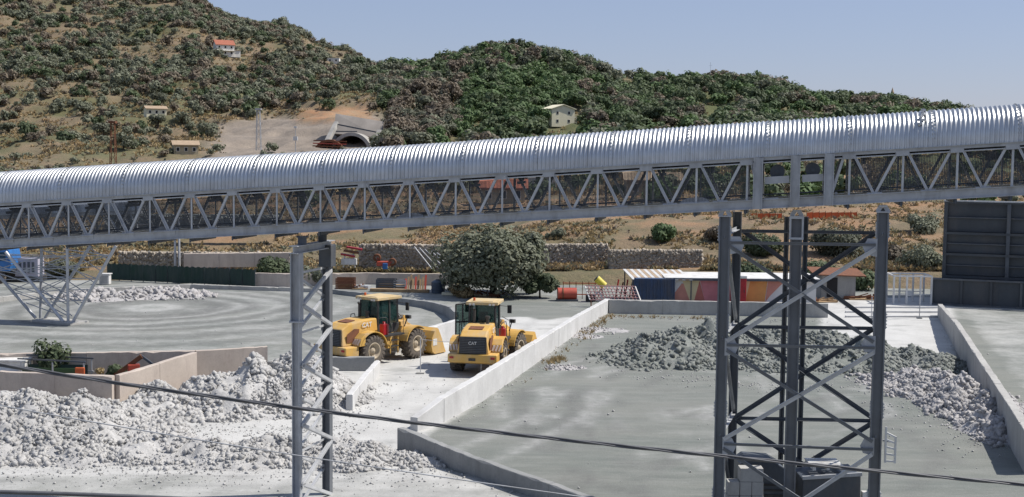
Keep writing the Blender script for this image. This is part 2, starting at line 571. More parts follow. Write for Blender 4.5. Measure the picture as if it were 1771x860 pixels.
rows = list(np.concatenate([np.linspace(-60, 100, 9), np.linspace(104, 112, 9), np.linspace(114, 200, 60), np.linspace(203, 380, 40),
                            np.linspace(384, 760, 150), np.linspace(770, 1200, 30), np.linspace(1300, 6000, 16)]))
pxs = np.concatenate([np.linspace(-2600, -220, 22), np.linspace(-200, 1960, 190), np.linspace(1990, 4400, 22)])
rows = np.array(rows)
YY, PX = np.meshgrid(rows, pxs, indexing='ij')
XX = (PX - CX) / F * np.where(YY < 104, 104, YY)
ZZ = zter(XX, YY)
nr, nc = XX.shape
idx = np.arange(nr * nc).reshape(nr, nc)
quads = np.stack([idx[:-1, :-1], idx[:-1, 1:], idx[1:, 1:], idx[1:, :-1]], -1).reshape(-1, 4)
me = fast_mesh('terrain', np.stack([XX, YY, ZZ], -1).reshape(-1, 3), quads, M_TERR, True)
ppx, ppy = pix(XX, np.maximum(YY, 5), ZZ)
nz = fbm(XX / 14, YY / 14, 4)
gc, rc = cutmask(ppx, ppy, nz)
gc = gc * (YY > 300)
rc = np.where(YY > 300, rc, .75 * sm(fbm(XX / 6 + 30, YY / 4, 4), .42, .62) * (YY > 110))
grn = sm(fbm(XX / 30 + 5, YY / 30, 4), .46, .60)
grn = np.where(ppx > 640, np.clip(grn + .45, 0, 1), grn * .7) * (YY > 300) + np.where(YY <= 300, grn * .35, 0)
att = me.color_attributes.new('cover', 'FLOAT_COLOR', 'POINT')
cc = np.stack([grn, gc, rc, np.ones_like(gc)], -1).reshape(-1)
att.data.foreach_set('color', cc.astype(np.float32))
terr = link(bpy.data.objects.new('terrain', me))
tag(terr, kind='structure')

# ================================================================== SETTING: yard pavement
gx = np.arange(-75, 75.01, .42)
gy = np.arange(4, 105.5, .42)
GX, GY = np.meshgrid(gx, gy)
def inpoly(poly, X, Y):
    ins = np.zeros(X.shape, bool)
    n = len(poly)
    for i in range(n):
        x1, y1 = poly[i]; x2, y2 = poly[(i + 1) % n]
        c = ((y1 > Y) != (y2 > Y)) & (X < (x2 - x1) * (Y - y1) / (y2 - y1 + 1e-9) + x1)
        ins ^= c
    return ins
def gpoly(l): return [(G(a, b).x, G(a, b).y) for a, b in l]
def blur(a, k):
    for _ in range(k):
        p = np.pad(a, 1, mode='edge')
        a = (p[1:-1, 1:-1] * 2 + p[:-2, 1:-1] + p[2:, 1:-1] + p[1:-1, :-2] + p[1:-1, 2:]) / 6
    return a
dust = np.where((GX < -3) & (GY > 56), .36, .10)
dust = np.where((GX > 8) & (GY < 60), .0, dust)
ramp_poly = gpoly([(985, 548), (1010, 560), (955, 608), (741, 750), (700, 782), (760, 812), (940, 862), (940, 1200), (-500, 1200), (-500, 690), (200, 690), (440, 640), (560, 640), (652, 640), (640, 600), (735, 585), (788, 566), (840, 552), (905, 548), (940, 556)])
dust[inpoly(ramp_poly, GX, GY)] = 1.0
dust[inpoly(gpoly([(1425, 516), (1644, 516), (1652, 618), (1420, 600)]), GX, GY)] = 1.0
dust[inpoly(gpoly([(-600, 812), (350, 822), (760, 826), (930, 862), (930, 1300), (-600, 1300)]), GX, GY)] = .52
dust[inpoly(gpoly([(1650, 530), (2300, 530), (2300, 900), (1800, 720)]), GX, GY)] = .42
dust[inpoly(gpoly([(880, 512), (1050, 512), (1050, 540), (880, 545)]), GX, GY)] = .3
far = (GY > 97) & (GX > -12)
dust[far] = np.maximum(dust[far], .36)
dust = blur(dust, 3) + (fbm(GX / 3, GY / 3, 4) - .5) * .25
trk = np.zeros(GX.shape)
c0 = G(262, 532)
r = np.hypot(GX - c0.x, GY - c0.y) + (fbm(GX / 6, GY / 6, 3) - .5) * 2.2
leftyard = (GY > 58) & (GX < -4)
for rr, w, s in ((2.6, .6, .5), (4.6, 1.1, .9), (6.6, .6, .8), (9.3, .9, .7), (11.6, .6, .65), (14.5, .9, .55), (17.5, .7, .45)):
    trk += leftyard * s * np.exp(-((r - rr) / w) ** 2)
rt_poly = inpoly(gpoly([(1060, 545), (1640, 545), (1900, 860), (1500, 1300), (1000, 1300), (760, 760)]), GX, GY)
def track(pts, w=.36, gauge=2.15, k=.5):        # twin tyre marks along a driven line
    global trk
    P = [G(a, b) for a, b in pts]
    best = np.full(GX.shape, 1e9)
    wob = (fbm(GX / 5, GY / 5, 2) - .5) * .8
    for off in (-gauge / 2, gauge / 2):
        for p, q in zip(P[:-1], P[1:]):
            d = q - p; L = math.hypot(d.x, d.y); ux, uy = d.x / L, d.y / L
            t = np.clip((GX - p.x) * ux + (GY - p.y) * uy, 0, L)
            dist = np.hypot(GX - p.x - t * ux - uy * off, GY - p.y - t * uy + ux * off)
            best = np.minimum(best, dist + wob * .35)
    trk = np.maximum(trk, .9 * k * np.exp(-(best / w) ** 2) * sm(fbm(GX / 3, GY / 3, 3), .3, .6))
track([(1000, 590), (960, 640), (940, 700), (980, 770), (1080, 830), (1250, 880)], k=.8)
track([(1120, 640), (1040, 690), (1010, 760), (1060, 860), (1150, 960)], k=.7)
track([(1620, 600), (1500, 680), (1380, 720), (1200, 730), (1040, 700)], k=.75)
track([(1700, 800), (1600, 740), (1480, 720), (1300, 760), (1150, 830)], k=.65)
track([(1540, 640), (1580, 720), (1560, 800), (1480, 900)], k=.6)
track([(820, 740), (900, 720), (1000, 715), (1150, 690), (1250, 660)], k=.6)
rmp = inpoly(ramp_poly, GX, GY)
pa, pb = G(655, 770), G(905, 560)
dv = (pb - pa).normalized()
perp = (GX - pa.x) * dv.y - (GY - pa.y) * dv.x + (fbm(GX / 7, GY / 7, 2) - .5) * 1.2
for off in (-3.4, -1.5, .3, 2.2, 3.6):
    trk += rmp * .20 * np.exp(-((perp - off) / .3) ** 2)
fg = (GY < 45) & (GX < 2)
pr = GY + .10 * GX + (fbm(GX / 9, GY / 9, 2) - .5) * 2
for off in (37.2, 38.6, 40.4, 41.7, 42.6):
    trk += fg * .32 * np.exp(-((pr - off) / .25) ** 2)
lgt = np.zeros(GX.shape)
keep_trk = trk
trk = lgt
for k_ in range(9):
    x_, y_ = rng.uniform(1000, 1500), rng.uniform(560, 800)
    track([(x_, y_), (x_ + rng.uniform(-160, 60), y_ + rng.uniform(20, 60)), (x_ + rng.uniform(-260, 120), y_ + rng.uniform(70, 160))], .28, 2.1, .6)
for k_ in range(7):
    x_ = rng.uniform(-60, 420)
    track([(x_, rng.uniform(805, 850)), (x_ + 200, rng.uniform(805, 850)), (x_ + 420, rng.uniform(815, 856))], .2, 1.9, .55)
for rr, w, sg0 in ((1.4, .9, .8), (5.7, .35, .5), (8.2, .5, .5), (10.4, .4, .45), (13, .6, .4), (16, .5, .35), (19.5, .7, .35)):
    trk = trk + leftyard * sg0 * np.exp(-((r - rr) / w) ** 2)
lgt = trk
trk = keep_trk
GZ = (fbm(GX / 5, GY / 5, 3) - .5) * .07 * np.clip((GY - 20) / 5, 0, 1)
n0, n1 = GX.shape
idx = np.arange(n0 * n1).reshape(n0, n1)
quads = np.stack([idx[:-1, :-1], idx[:-1, 1:], idx[1:, 1:], idx[1:, :-1]], -1).reshape(-1, 4)
me = fast_mesh('yard_pavement', np.stack([GX, GY, GZ], -1).reshape(-1, 3), quads, M_YARD, True)
att = me.color_attributes.new('dust', 'FLOAT_COLOR', 'POINT')
att.data.foreach_set('color', np.stack([np.clip(dust, 0, 1), np.clip(trk, 0, .8), np.clip(lgt, 0, .8), GX * 0 + 1], -1).reshape(-1).astype(np.float32))
tag(link(bpy.data.objects.new('yard_pavement', me)), kind='structure')

# ================================================================== concrete walls
def GT(px, py, h):
    p = G(px, py, h)
    return (p.x, p.y, h)
ZUP = Vector((0, 0, 1))
def wall(name, label, pts, mat, th=.28, plen=2.6, z0=-.1, cat='wall'):
    """pts: (x, y, height) along the foot line; one child for each cast panel"""
    p0 = pts[0]
    t = thing(name, label, cat, (p0[0], p0[1], 0))
    segs = []
    for a, b in zip(pts[:-1], pts[1:]):
        L = math.hypot(b[0] - a[0], b[1] - a[1])
        n = max(1, round(L / plen))
        for i in range(n):
            f0, f1 = i / n, (i + 1) / n
            segs.append([tuple(a[k] + (b[k] - a[k]) * f for k in range(3)) for f in (f0, f1)])
    for a, b in segs:
        d = Vector((b[0] - a[0], b[1] - a[1], 0))
        L = d.length
        d /= L
        nrm = Vector((-d.y, d.x, 0)) * (th / 2)
        g = .006
        pa = Vector((a[0], a[1], 0)) + d * g + nrm * random.uniform(-.03, .03)
        pb = Vector((b[0], b[1], 0)) - d * g + nrm * random.uniform(-.03, .03)
        m = MB()
        zz = V(0, 0, z0)
        ha, hb = V(0, 0, a[2] + random.uniform(-.012, .012)), V(0, 0, b[2] + random.uniform(-.012, .012))
        n_ = max(4, int(L / .35))
        vv = []
        for i_ in range(n_ + 1):
            f_ = i_ / n_
            c_ = pa.lerp(pb, f_)
            h_ = ha.z + (hb.z - ha.z) * f_ + random.uniform(-.014, .010)
            ca, cb = [(.07 if random.random() < .10 else .02) * random.uniform(.5, 1.3) for _ in (0, 1)]
            k_ = nrm.normalized()
            for off, z_ in ((-th / 2, z0), (th / 2, z0), (th / 2, h_ - cb), (th / 2 - cb, h_), (-th / 2 + ca, h_), (-th / 2, h_ - ca)):
                vv.append(c_ + k_ * (off + random.uniform(-.004, .004)) + ZUP * z_)
        ff = [tuple(range(5, -1, -1)), tuple(n_ * 6 + q_ for q_ in range(6))]
        for i_ in range(n_):
            for q_ in range(6):
                ff.append((i_ * 6 + q_, i_ * 6 + (q_ + 1) % 6, (i_ + 1) * 6 + (q_ + 1) % 6, (i_ + 1) * 6 + q_))
        m.add(vv, ff)
        m.build('panel', mat, t)
    return t
wall('retaining_wall', 'long pinkish concrete wall along the near edge of the round yard', [GT(-160, 613, 1.9), GT(0, 611, 1.9), GT(150, 609.5, 1.9), GT(338, 606, 1.9), GT(440, 600, 1.9), GT(462, 599, 1.9)], M_CONC_P, .25, 3.2)
wall('pit_side_wall', 'sunlit slanting concrete wall at the right end of the planted pit', [GT(337, 609, 1.9), GT(203, 649, 1.6)], M_CONC_P, .25, 3.0)
wall('pit_front_wall', 'low concrete wall in front of the pit with the green screened cage', [GT(196, 650, 1.6), GT(0, 642, 1.6), GT(-150, 636, 1.6)], M_CONC_P, .25, 2.4)
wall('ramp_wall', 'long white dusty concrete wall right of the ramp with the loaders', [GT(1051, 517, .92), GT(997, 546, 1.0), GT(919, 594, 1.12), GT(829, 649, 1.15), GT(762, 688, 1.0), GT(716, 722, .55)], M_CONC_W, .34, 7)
wall('bay_wall', 'dark shaded concrete bay wall running to the bottom of the picture', [GT(693, 739, .85), GT(829, 793, .62), GT(955, 836, .6), GT(1060, 874, .55)], M_CONC_D, .3, 3.0)  # darker concrete here paints in the shade on the left-hand face
wall('back_wall', 'grey concrete wall behind the rubble in front of the painted wall', [GT(1053, 518, .95), GT(1240, 521, .95), GT(1432, 525, .95)], M_CONC, .3, 3.0)
RWp = [(29.5, 87.0, .85), (25.86, 73.3, 1.4), (19.2, 47.7, 1.4), (18.1, 43.6, 1.4)]
wall('bin_wall', 'tall grey concrete wall slanting in from the right edge behind the pale rubble', RWp, M_CONC, .32, 2.8)
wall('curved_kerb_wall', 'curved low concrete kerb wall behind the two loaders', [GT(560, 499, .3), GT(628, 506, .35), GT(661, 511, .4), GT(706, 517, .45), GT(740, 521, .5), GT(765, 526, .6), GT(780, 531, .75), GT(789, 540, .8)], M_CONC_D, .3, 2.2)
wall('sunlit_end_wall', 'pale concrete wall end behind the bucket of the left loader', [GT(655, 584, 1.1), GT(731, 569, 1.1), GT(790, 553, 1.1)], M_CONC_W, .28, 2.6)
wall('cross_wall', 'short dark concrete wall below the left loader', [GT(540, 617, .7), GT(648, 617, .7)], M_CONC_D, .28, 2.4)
wall('rubble_side_wall', 'short white dusty wall between the rubble heap and the ramp', [GT(653, 623, .68), GT(628, 652, .7), GT(604, 682, .7)], M_CONC_W, .28, 2.2)
wall('beige_back_wall', 'long beige concrete wall behind the scrap row left of the big tree', [GT(498, 474, .95), GT(640, 472, .95), GT(785, 474, .95)], M_CONC_P, .3, 3.2)
wall('beige_upper_wall', 'beige concrete parapet above the dark green screen', [(A(318, 470, 108).x, 108, 2.1), (A(500, 470, 110).x, 110, 2.1)], M_CONC_P, .35, 3.5, z0=.9)
wall('beige_corner_wall', 'beige concrete wall block at the end of the green screen', [GT(440, 472, 1.1), GT(503, 473, 1.1)], M_CONC_P, .3, 3.0)
wall('left_edge_wall', 'low grey kerb wall along the far side of the round yard', [GT(-60, 520, .35), GT(120, 500, .35), GT(330, 492, .35), GT(560, 499, .3)], M_CONC, .25, 3.4)

# ================================================================== rubble heaps
def ico():
    t = (1 + 5 ** .5) / 2
    v = np.array([(-1, t, 0), (1, t, 0), (-1, -t, 0), (1, -t, 0), (0, -1, t), (0, 1, t), (0, -1, -t), (0, 1, -t), (t, 0, -1), (t, 0, 1), (-t, 0, -1), (-t, 0, 1)], float)
    v /= np.linalg.norm(v[0])
    f = np.array([(0, 11, 5), (0, 5, 1), (0, 1, 7), (0, 7, 10), (0, 10, 11), (1, 5, 9), (5, 11, 4), (11, 10, 2), (10, 7, 6), (7, 1, 8), (3, 9, 4), (3, 4, 2), (3, 2, 6), (3, 6, 8), (3, 8, 9), (4, 9, 5), (2, 4, 11), (6, 2, 10), (8, 6, 7), (9, 8, 1)])
    return v, f
IV, IF = ico()
def subdiv(v, f):
    v = list(map(tuple, v)); cache = {}; out = []
    def mid(a, b):
        k = (min(a, b), max(a, b))
        if k not in cache:
            p = (np.array(v[a]) + np.array(v[b])) / 2
            v.append(tuple(p / np.linalg.norm(p))); cache[k] = len(v) - 1
        return cache[k]
    for a, b, c in f:
        x, y, z = mid(a, b), mid(b, c), mid(c, a)
        out += [(a, x, z), (b, y, x), (c, z, y), (x, y, z)]
    return np.array(v), np.array(out)
IV2, IF2 = subdiv(IV, IF)
CV = np.array([(x, y, z) for z in (-1, 1) for y in (-1, 1) for x in (-1, 1)], float)
CF = np.array([(0, 2, 3), (0, 3, 1), (4, 5, 7), (4, 7, 6), (0, 1, 5), (0, 5, 4), (2, 6, 7), (2, 7, 3), (0, 4, 6), (0, 6, 2), (1, 3, 7), (1, 7, 5)])
def chip():                              # sharp-edged broken stone
    return CV * rng.uniform(.45, 1.0, (8, 3)) * np.array([1, rng.uniform(.6, 1), rng.uniform(.45, .8)])
def rockshape(v, amp):
    q = v * (1 + (rng.random((len(v), 1)) - .5) * amp)
    for _ in range(7):                    # sheared faces, as blasted stone has
        n = rng.normal(size=3); n /= np.linalg.norm(n)
        d = q @ n - rng.uniform(.3, .6)
        q = q - np.clip(d, 0, None)[:, None] * n
    return q * np.array([1, rng.uniform(.65, 1), rng.uniform(.5, .85)])
ROCKS = [chip() for _ in range(24)]
BOULD = [rockshape(IV, .7) for _ in range(8)]
def rotm(n):
    q = rng.normal(size=(n, 4)); q /= np.linalg.norm(q, axis=1)[:, None]
    w, x, y, z = q.T
    return np.stack([np.stack([1 - 2 * (y * y + z * z), 2 * (x * y - w * z), 2 * (x * z + w * y)], -1),
                     np.stack([2 * (x * y + w * z), 1 - 2 * (x * x + z * z), 2 * (y * z - w * x)], -1),
                     np.stack([2 * (x * z - w * y), 2 * (y * z + w * x), 1 - 2 * (x * x + y * y)], -1)], 1)
def scatter(pos, size):
    n = len(pos)
    R = rotm(n)
    kind = rng.integers(0, len(ROCKS), n)
    base = np.stack(ROCKS)[kind]
    v = np.einsum('nij,nkj->nki', R, base) * size[:, None, None] + pos[:, None, :]
    f = (CF[None] + (np.arange(n) * len(CV))[:, None, None]).reshape(-1, 3)
    return v.reshape(-1, 3), f
BM = {}
def pile(name, label, bumps, mat, n, s0, s1, nb, bsize=(.13, .30), rough=1.0, stray=.06):
    """bumps: (px, Y, rx, ry, h)"""
    B = [((px - CX) / F * Y, Y, rx, ry, h) for px, Y, rx, ry, h in bumps]
    x0 = min(b[0] - b[2] * 1.3 for b in B); x1 = max(b[0] + b[2] * 1.3 for b in B)
    y0 = min(b[1] - b[3] * 1.3 for b in B); y1 = max(b[1] + b[3] * 1.3 for b in B)
    def hf(X, Y):
        z = np.full(np.shape(X), -.2)
        wx = (fbm(X / 1.9, Y / 1.9, 3) - .5) * 1.5
        wy = (fbm(X / 1.9 + 40, Y / 1.9, 3) - .5) * 1.5
        for bx, by, rx, ry, h in B:
            r = np.hypot((X + wx - bx) / rx, (Y + wy - by) / ry)
            z = np.maximum(z, h * (1 - r))
        return z + np.clip(z + .1, 0, .7) * (fbm(X / 1.0, Y / 1.0, 4) - .5) * 1.35 * rough
    c = ((x0 + x1) / 2, (y0 + y1) / 2, 0)
    t = thing(name, label, 'rubble heap', c)
    X, Y = np.meshgrid(np.arange(x0, x1, .13), np.arange(y0, y1, .13))
    Z = hf(X, Y)
    Z = Z + np.clip(Z * 3, 0, 1) * ((fbm(X / .35, Y / .35, 3) - .5) * .30 + (rng.random(X.shape) - .5) * .09)
    idx = np.arange(X.size).reshape(X.shape)
    q = np.stack([idx[:-1, :-1], idx[:-1, 1:], idx[1:, 1:], idx[1:, :-1]], -1).reshape(-1, 4)
    q = q[(Z.ravel()[q] > 0).any(1)]
    P = np.stack([X - c[0], Y - c[1], np.maximum(Z, -.05)], -1).reshape(-1, 3)
    used = np.unique(q); rm = np.zeros(X.size, int); rm[used] = np.arange(len(used))
    o = link(bpy.data.objects.new('mound', fast_mesh('mound', P[used], rm[q], mat, False))); o.parent = t
    rx_, ry_ = rng.uniform(x0, x1, n * 14), rng.uniform(y0, y1, n * 14)
    rz_ = hf(rx_, ry_)
    pn = fbm(rx_ / 1.3 + 11, ry_ / 1.3, 3)
    ok = ((rz_ > .015) & (rng.random(len(rx_)) < .12 + 1.2 * sm(pn, .36, .6))) | ((rz_ > -.16) & (rng.random(len(rx_)) < stray))
    rx_, ry_, rz_, pn = rx_[ok][:n], ry_[ok][:n], np.maximum(rz_[ok][:n], 0), pn[ok][:n]
    sz = s0 + (s1 - s0) * rng.random(len(rx_)) ** 4.6 * (.5 + 1.3 * fbm(rx_ / 2.1, ry_ / 2.1 + 7, 2))
    v, f = scatter(np.stack([rx_ - c[0], ry_ - c[1], rz_ + sz * .15], -1), sz)
    o = link(bpy.data.objects.new('rubble', fast_mesh('rubble', v, f, mat, False))); o.parent = t
    tag(o, kind='stuff')
    if mat.name not in BM:
        BM[mat.name] = [fast_mesh('boulder', b, IF, mat, False) for b in BOULD]
    bx, by = rng.uniform(x0, x1, nb * 20), rng.uniform(y0, y1, nb * 20)
    bz = hf(bx, by)
    ok = np.where(bz > .08)[0][:nb]
    for i in ok:
        s = rng.uniform(*bsize)
        inst('boulder', BM[mat.name][rng.integers(0, 8)], t, (bx[i] - c[0], by[i] - c[1], bz[i] + s * .2), tuple(rng.uniform(0, 6.28, 3)), (s, s, s))
    return t
pile('rubble_heap', 'pale crushed rock heap piled against the low pit wall at left', [(-60, 49.2, 4.6, 3.6, 1.45), (50, 49.6, 4.2, 3.4, 1.45), (130, 49.8, 3.8, 3.2, 1.3), (215, 49.8, 2.4, 2.6, .6)], M_ROCKW, 17000, .02, .13, 34, (.10, .24))
pile('rubble_heap', 'tall pale rock heap behind the slim lattice post left of the ramp', [(285, 53.0, 3.0, 2.8, 1.05), (365, 53.6, 3.0, 3.0, 1.5), (435, 54.2, 3.0, 3.4, 2.05), (490, 54.8, 2.8, 3.6, 2.3), (540, 55.6, 2.3, 3.6, 1.9), (572, 56.6, 1.5, 3.0, 1.0)], M_ROCKW, 19000, .02, .14, 50, (.10, .26))
pile('rubble_heap', 'long low ridge of pale rock across the front left', [(-80, 46, 4.5, 2.8, .95), (40, 45.8, 4.5, 2.5, .9), (150, 45.6, 4, 2.3, .8), (260, 45.2, 3.6, 2.0, .65), (370, 45.0, 3.4, 1.9, .6), (470, 45.0, 3.2, 1.9, .6), (560, 44.9, 3.0, 1.9, .6), (640, 44.7, 2.4, 1.7, .55), (705, 44.6, 1.5, 1.3, .45)], M_ROCKW, 24000, .018, .115, 50, (.08, .2))
pile('rubble_heap', 'big greenish grey rubble heap behind the large lattice tower', [(1125, 67.5, 3.0, 3.2, .8), (1185, 68.8, 3.8, 4.6, 1.55), (1260, 69.5, 4.4, 5.4, 1.75), (1340, 69.6, 4.4, 5.6, 1.6), (1420, 69, 4.4, 5.4, 1.3), (1500, 67.5, 4, 4.6, 1.1), (1580, 66.0, 3.4, 3.4, .85)], M_ROCKG, 24000, .025, .15, 60, (.12, .28), rough=1.3)
pile('rubble_heap', 'light grey rock heap lying against the slanting wall at right', [(1600, 61.0, 2.8, 2.4, .7), (1642, 59, 2.6, 3.6, 1.0), (1684, 56, 2.1, 3.8, 1.05), (1716, 53, 1.7, 3.2, .85), (1736, 50.4, 1.4, 2.4, .7)], M_ROCKL, 16000, .025, .15, 60, (.12, .28), rough=1.2)
pile('rubble_heap', 'small row of grey boulders on the far side of the round yard', [(165, 93, 3, 2.4, .5), (240, 94, 3, 2.4, .65), (300, 95, 2.6, 2.2, .35)], M_ROCKL, 1800, .05, .26, 40, (.18, .42))
pile('rubble_heap', 'tiny scatter of pale stones beside the ramp wall', [(970, 64.5, .9, .8, .2), (1000, 64.8, .5, .5, .12)], M_ROCKL, 220, .025, .1, 3, (.08, .14))
pile('rubble_heap', 'low dusty spoil strip along the far foot of the ramp wall', [(1030, 78.5, 2.0, 1.1, .18), (1010, 76, 1.1, 1.0, .14)], M_ROCKL, 260, .025, .1, 3, (.08, .14))
# loose stones fallen off the heaps and along the wall feet
lx, ly = [], []
for (xa, ya_), (xb, yb_), n_, sp_ in (((640, 660), (600, 735), 500, .8), ((0, 815), (760, 830), 1300, 1.0), ((250, 745), (620, 745), 900, .7), ((1080, 640), (1300, 668), 600, 1.2), ((1300, 668), (1640, 668), 600, 1.2), ((1560, 690), (1690, 775), 500, 1.1),
                                 ((745, 752), (1046, 548), 700, .5), ((700, 785), (930, 866), 500, .5), ((1060, 548), (1430, 556), 400, .6), ((720, 700), (900, 600), 350, 1.6), ((1000, 700), (1500, 760), 160, 7.0), ((100, 580), (500, 560), 160, 6.0), ((1640, 570), (1670, 625), 200, .5)):
    a_, b_ = G(xa, ya_), G(xb, yb_)
    f_ = rng.random(n_)
    lx.append(a_.x + (b_.x - a_.x) * f_ + rng.normal(size=n_) * sp_); ly.append(a_.y + (b_.y - a_.y) * f_ + rng.normal(size=n_) * sp_)
lx, ly = np.concatenate(lx), np.concatenate(ly)
sz = .010 + .045 * rng.random(len(lx)) ** 4
v, f = scatter(np.stack([lx, ly, sz * .4], -1), sz)
tag(link(bpy.data.objects.new('loose_stones', fast_mesh('loose_stones', v, f, M_ROCKW))), 'loose stones scattered over the yard floor', 'gravel', kind='stuff')

# ================================================================== the conveyor gallery
def dgal(px): return 40.25 / (1 + .000108 * (px - 84))
P0, P1 = A(49, 426.7, dgal(49)), A(1749, 339, dgal(1749))
GD = (P1 - P0).normalized()
HD = Vector((GD.x, GD.y, 0)).normalized()
GN = Vector((-HD.y, HD.x, 0))
ZU = Vector((0, 0, 1))
GW, GH = 1.6, 1.445
def sg(px, py=385, n=0.0):             # run along the gallery where a sight line meets its truss plane
    d = ray(px, py)
    p = CAM + d * ((P0 + GN * n - CAM).dot(GN) / d.dot(GN))
    return (p - P0).dot(HD) / GD.dot(HD)
def gp(s, n, h): return P0 + GD * s + GN * n + ZU * h
gal = thing('conveyor_gallery', 'long sloping conveyor gallery with corrugated silver half-round cover over a steel truss', 'conveyor', tuple(P0))
vl = [-91, -21, 49, 119, 189, 259, 334, 409, 482, 558, 634, 709, 788, 868, 947, 1028, 1114, 1200, 1285]
sl_ = [sg(x) for x in vl]
k1, k0 = np.polyfit(range(len(vl)), sl_, 1)
SV = [k0 + k1 * i for i in range(-1, len(vl))]
vr = [1468, 1559, 1653, 1749, 1848, 1950]
k3, k2 = np.polyfit(range(4), [sg(x, 300) for x in vr[:4]], 1)
SR = [k2 + k3 * i for i in range(0, 6)]
S_A, S_B = SV[0] - k1 * .6, SR[-1] + .5
sF = [sg(1311, 320), sg(1375, 320), sg(1433, 320)]
for side, n in (('front', -.04), ('rear', GW + .04)):
    m = MB()
    m.beam(gp(S_A, n, .128), gp(S_B, n, .128), .07, .236, ZU)
    m.beam(gp(S_A, n - .03, .012), gp(S_B, n - .03, .012), .15, .022, ZU)
    m.beam(gp(S_A, n - .03, .256), gp(S_B, n - .03, .256), .15, .018, ZU)
    m.build('bottom_chord', M_GALV, gal)
    m = MB()
    m.beam(gp(S_A, n, GH - .055), gp(S_B, n, GH - .055), .12, .09, ZU)
    m.beam(gp(S_A, n - .02, GH - .005), gp(S_B, n - .02, GH - .005), .22, .016, ZU)
    m.build('top_chord', M_GALV, gal)
    m = MB()
    m.tube([gp(S_A, n - .03, GH - .165), gp(S_B, n - .03, GH - .165)], .022, 6)
    m.build('edge_pipe', M_GALV_L, gal)
    hb, ht = .25, GH - .10
    for grp, S, kk in ((0, SV, k1), (1, SR, k3)):
        for i, s in enumerate(S):
            m = MB()
            m.angle(gp(s, n, hb - .2), gp(s, n, ht), .055, .012, HD)
            m.build('truss_upright', M_GALV_L, gal)
            for sg_ in (-1, 1):
                if grp == 0 and i == len(S) - 1 and sg_ == 1: sb = s + .36
                else: sb = s + sg_ * (kk / 2 - .05)
                if grp == 1 and i == 0 and sg_ == -1: sb = s - .42
                m = MB()
                m.angle(gp(s + sg_ * .10, n, ht), gp(sb, n, hb), .068, .014, ZU, 1)
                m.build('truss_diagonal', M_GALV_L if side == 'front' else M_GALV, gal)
            m = MB()                     # gusset plates at the nodes
            m.beam(gp(s - .17, n - .062, ht - .03), gp(s + .17, n - .062, ht - .03), .012, .14, ZU)
            m.build('gusset_plate', M_GALV, gal)
            m = MB()
            m.beam(gp(s + kk / 2 - .2, n - .045, .22), gp(s + kk / 2 + .2, n - .045, .22), .012, .15, ZU)
            m.build('gusset_plate', M_GALV, gal)
    # guard mesh, one woven panel per bay
    for S, kk in ((SV, k1), (SR, k3)):
        m = MB()
        nn = n + (.05 if side == 'front' else -.05)
        o0 = gp(0, nn, 0)
        nv = 34
        for j in range(nv):
            a = kk * j / nv
            m.beam(gp(a, nn, .3) - o0, gp(a, nn, GH - .22) - o0, .012, .010)
        for j in range(26):
            h = .3 + (GH - .52) * j / 25
            m.beam(gp(0, nn + .01, h) - o0, gp(kk - .02, nn + .01, h) - o0, .008, .008)
        me = m.mesh('guard_mesh', M_STEEL_D)
        for s in S[:-1]:
            inst('guard_mesh', me, gal, tuple(o0 + GD * s - P0))
# cross beams under the deck, idler humps, belts, walkway
for S, kk in ((SV, k1), (SR, k3)):
    for s in S:
        m = MB()
        m.beam(gp(s, -.02, -.052), gp(s, GW + .02, -.052), .10, .10)
        m.beam(gp(s - .02, -.10, -.07), gp(s + .02, -.10, -.07), .03, .12)
        m.build('cross_beam', M_STEEL_D, gal)
        m = MB()                       # idler frame
        c = gp(s + kk * .3, 0, 0)
        for n0, n1, h0, h1 in ((.35, .6, 1.36, 1.22), (.6, 1.0, 1.22, 1.22), (1.0, 1.25, 1.22, 1.36)):
            m.cyl(c + GN * n0 + ZU * h0, c + GN * n1 + ZU * h1, .055, n=8)
        m.beam(c + GN * .3 + ZU * 1.12, c + GN * 1.3 + ZU * 1.12, .06, .08)
        m.build('idler_roller', M_STEEL_D, gal)
m = MB()
m.hexa([gp(a, b, h) for h in (1.27, 1.285) for a, b in ((S_A, .62), (S_B, .62), (S_B, .98), (S_A, .98))])
m.hexa([gp(a, b, h + (.13 if b < .5 else 0)) for h in (1.27, 1.285) for a, b in ((S_A, .36), (S_B, .36), (S_B, .61), (S_A, .61))])
m.hexa([gp(a, b, h + (.13 if b > 1.1 else 0)) for h in (1.27, 1.285) for a, b in ((S_A, .99), (S_B, .99), (S_B, 1.24), (S_A, 1.24))])
m.build('carrying_belt', M_BELT, gal)
m = MB()
m.hexa([gp(a, b, h) for h in (.36, .375) for a, b in ((S_A, .35), (S_B, .35), (S_B, 1.25), (S_A, 1.25))])
m.build('return_belt', M_BELT, gal)
m = MB()
for i in range(int((S_B - S_A) / 1.2)):
    s = S_A + i * 1.2
    m.cyl(gp(s, .25, .31), gp(s, 1.35, .31), .045, n=8)
tag(m.build('return_rollers', M_GALV, gal), kind='stuff')
for x in (287, 709, 947, 1200):          # pale rounded roller guards on the lower chord
    s = sg(x, 395)
    m = MB()
    poly = [(.42 * math.cos(t), .15 * math.sin(t)) for t in np.linspace(0, math.pi, 13)]
    vv = [gp(s + a, k, .27 + b) for k in (.02, .10) for a, b in poly]
    q = len(poly)
    m.add(vv, [tuple(range(q)), tuple(range(2 * q - 1, q - 1, -1))] + [(i, (i + 1) % q, (i + 1) % q + q, i + q) for i in range(q)])
    m.build('roller_guard', M_GALV_L, gal)
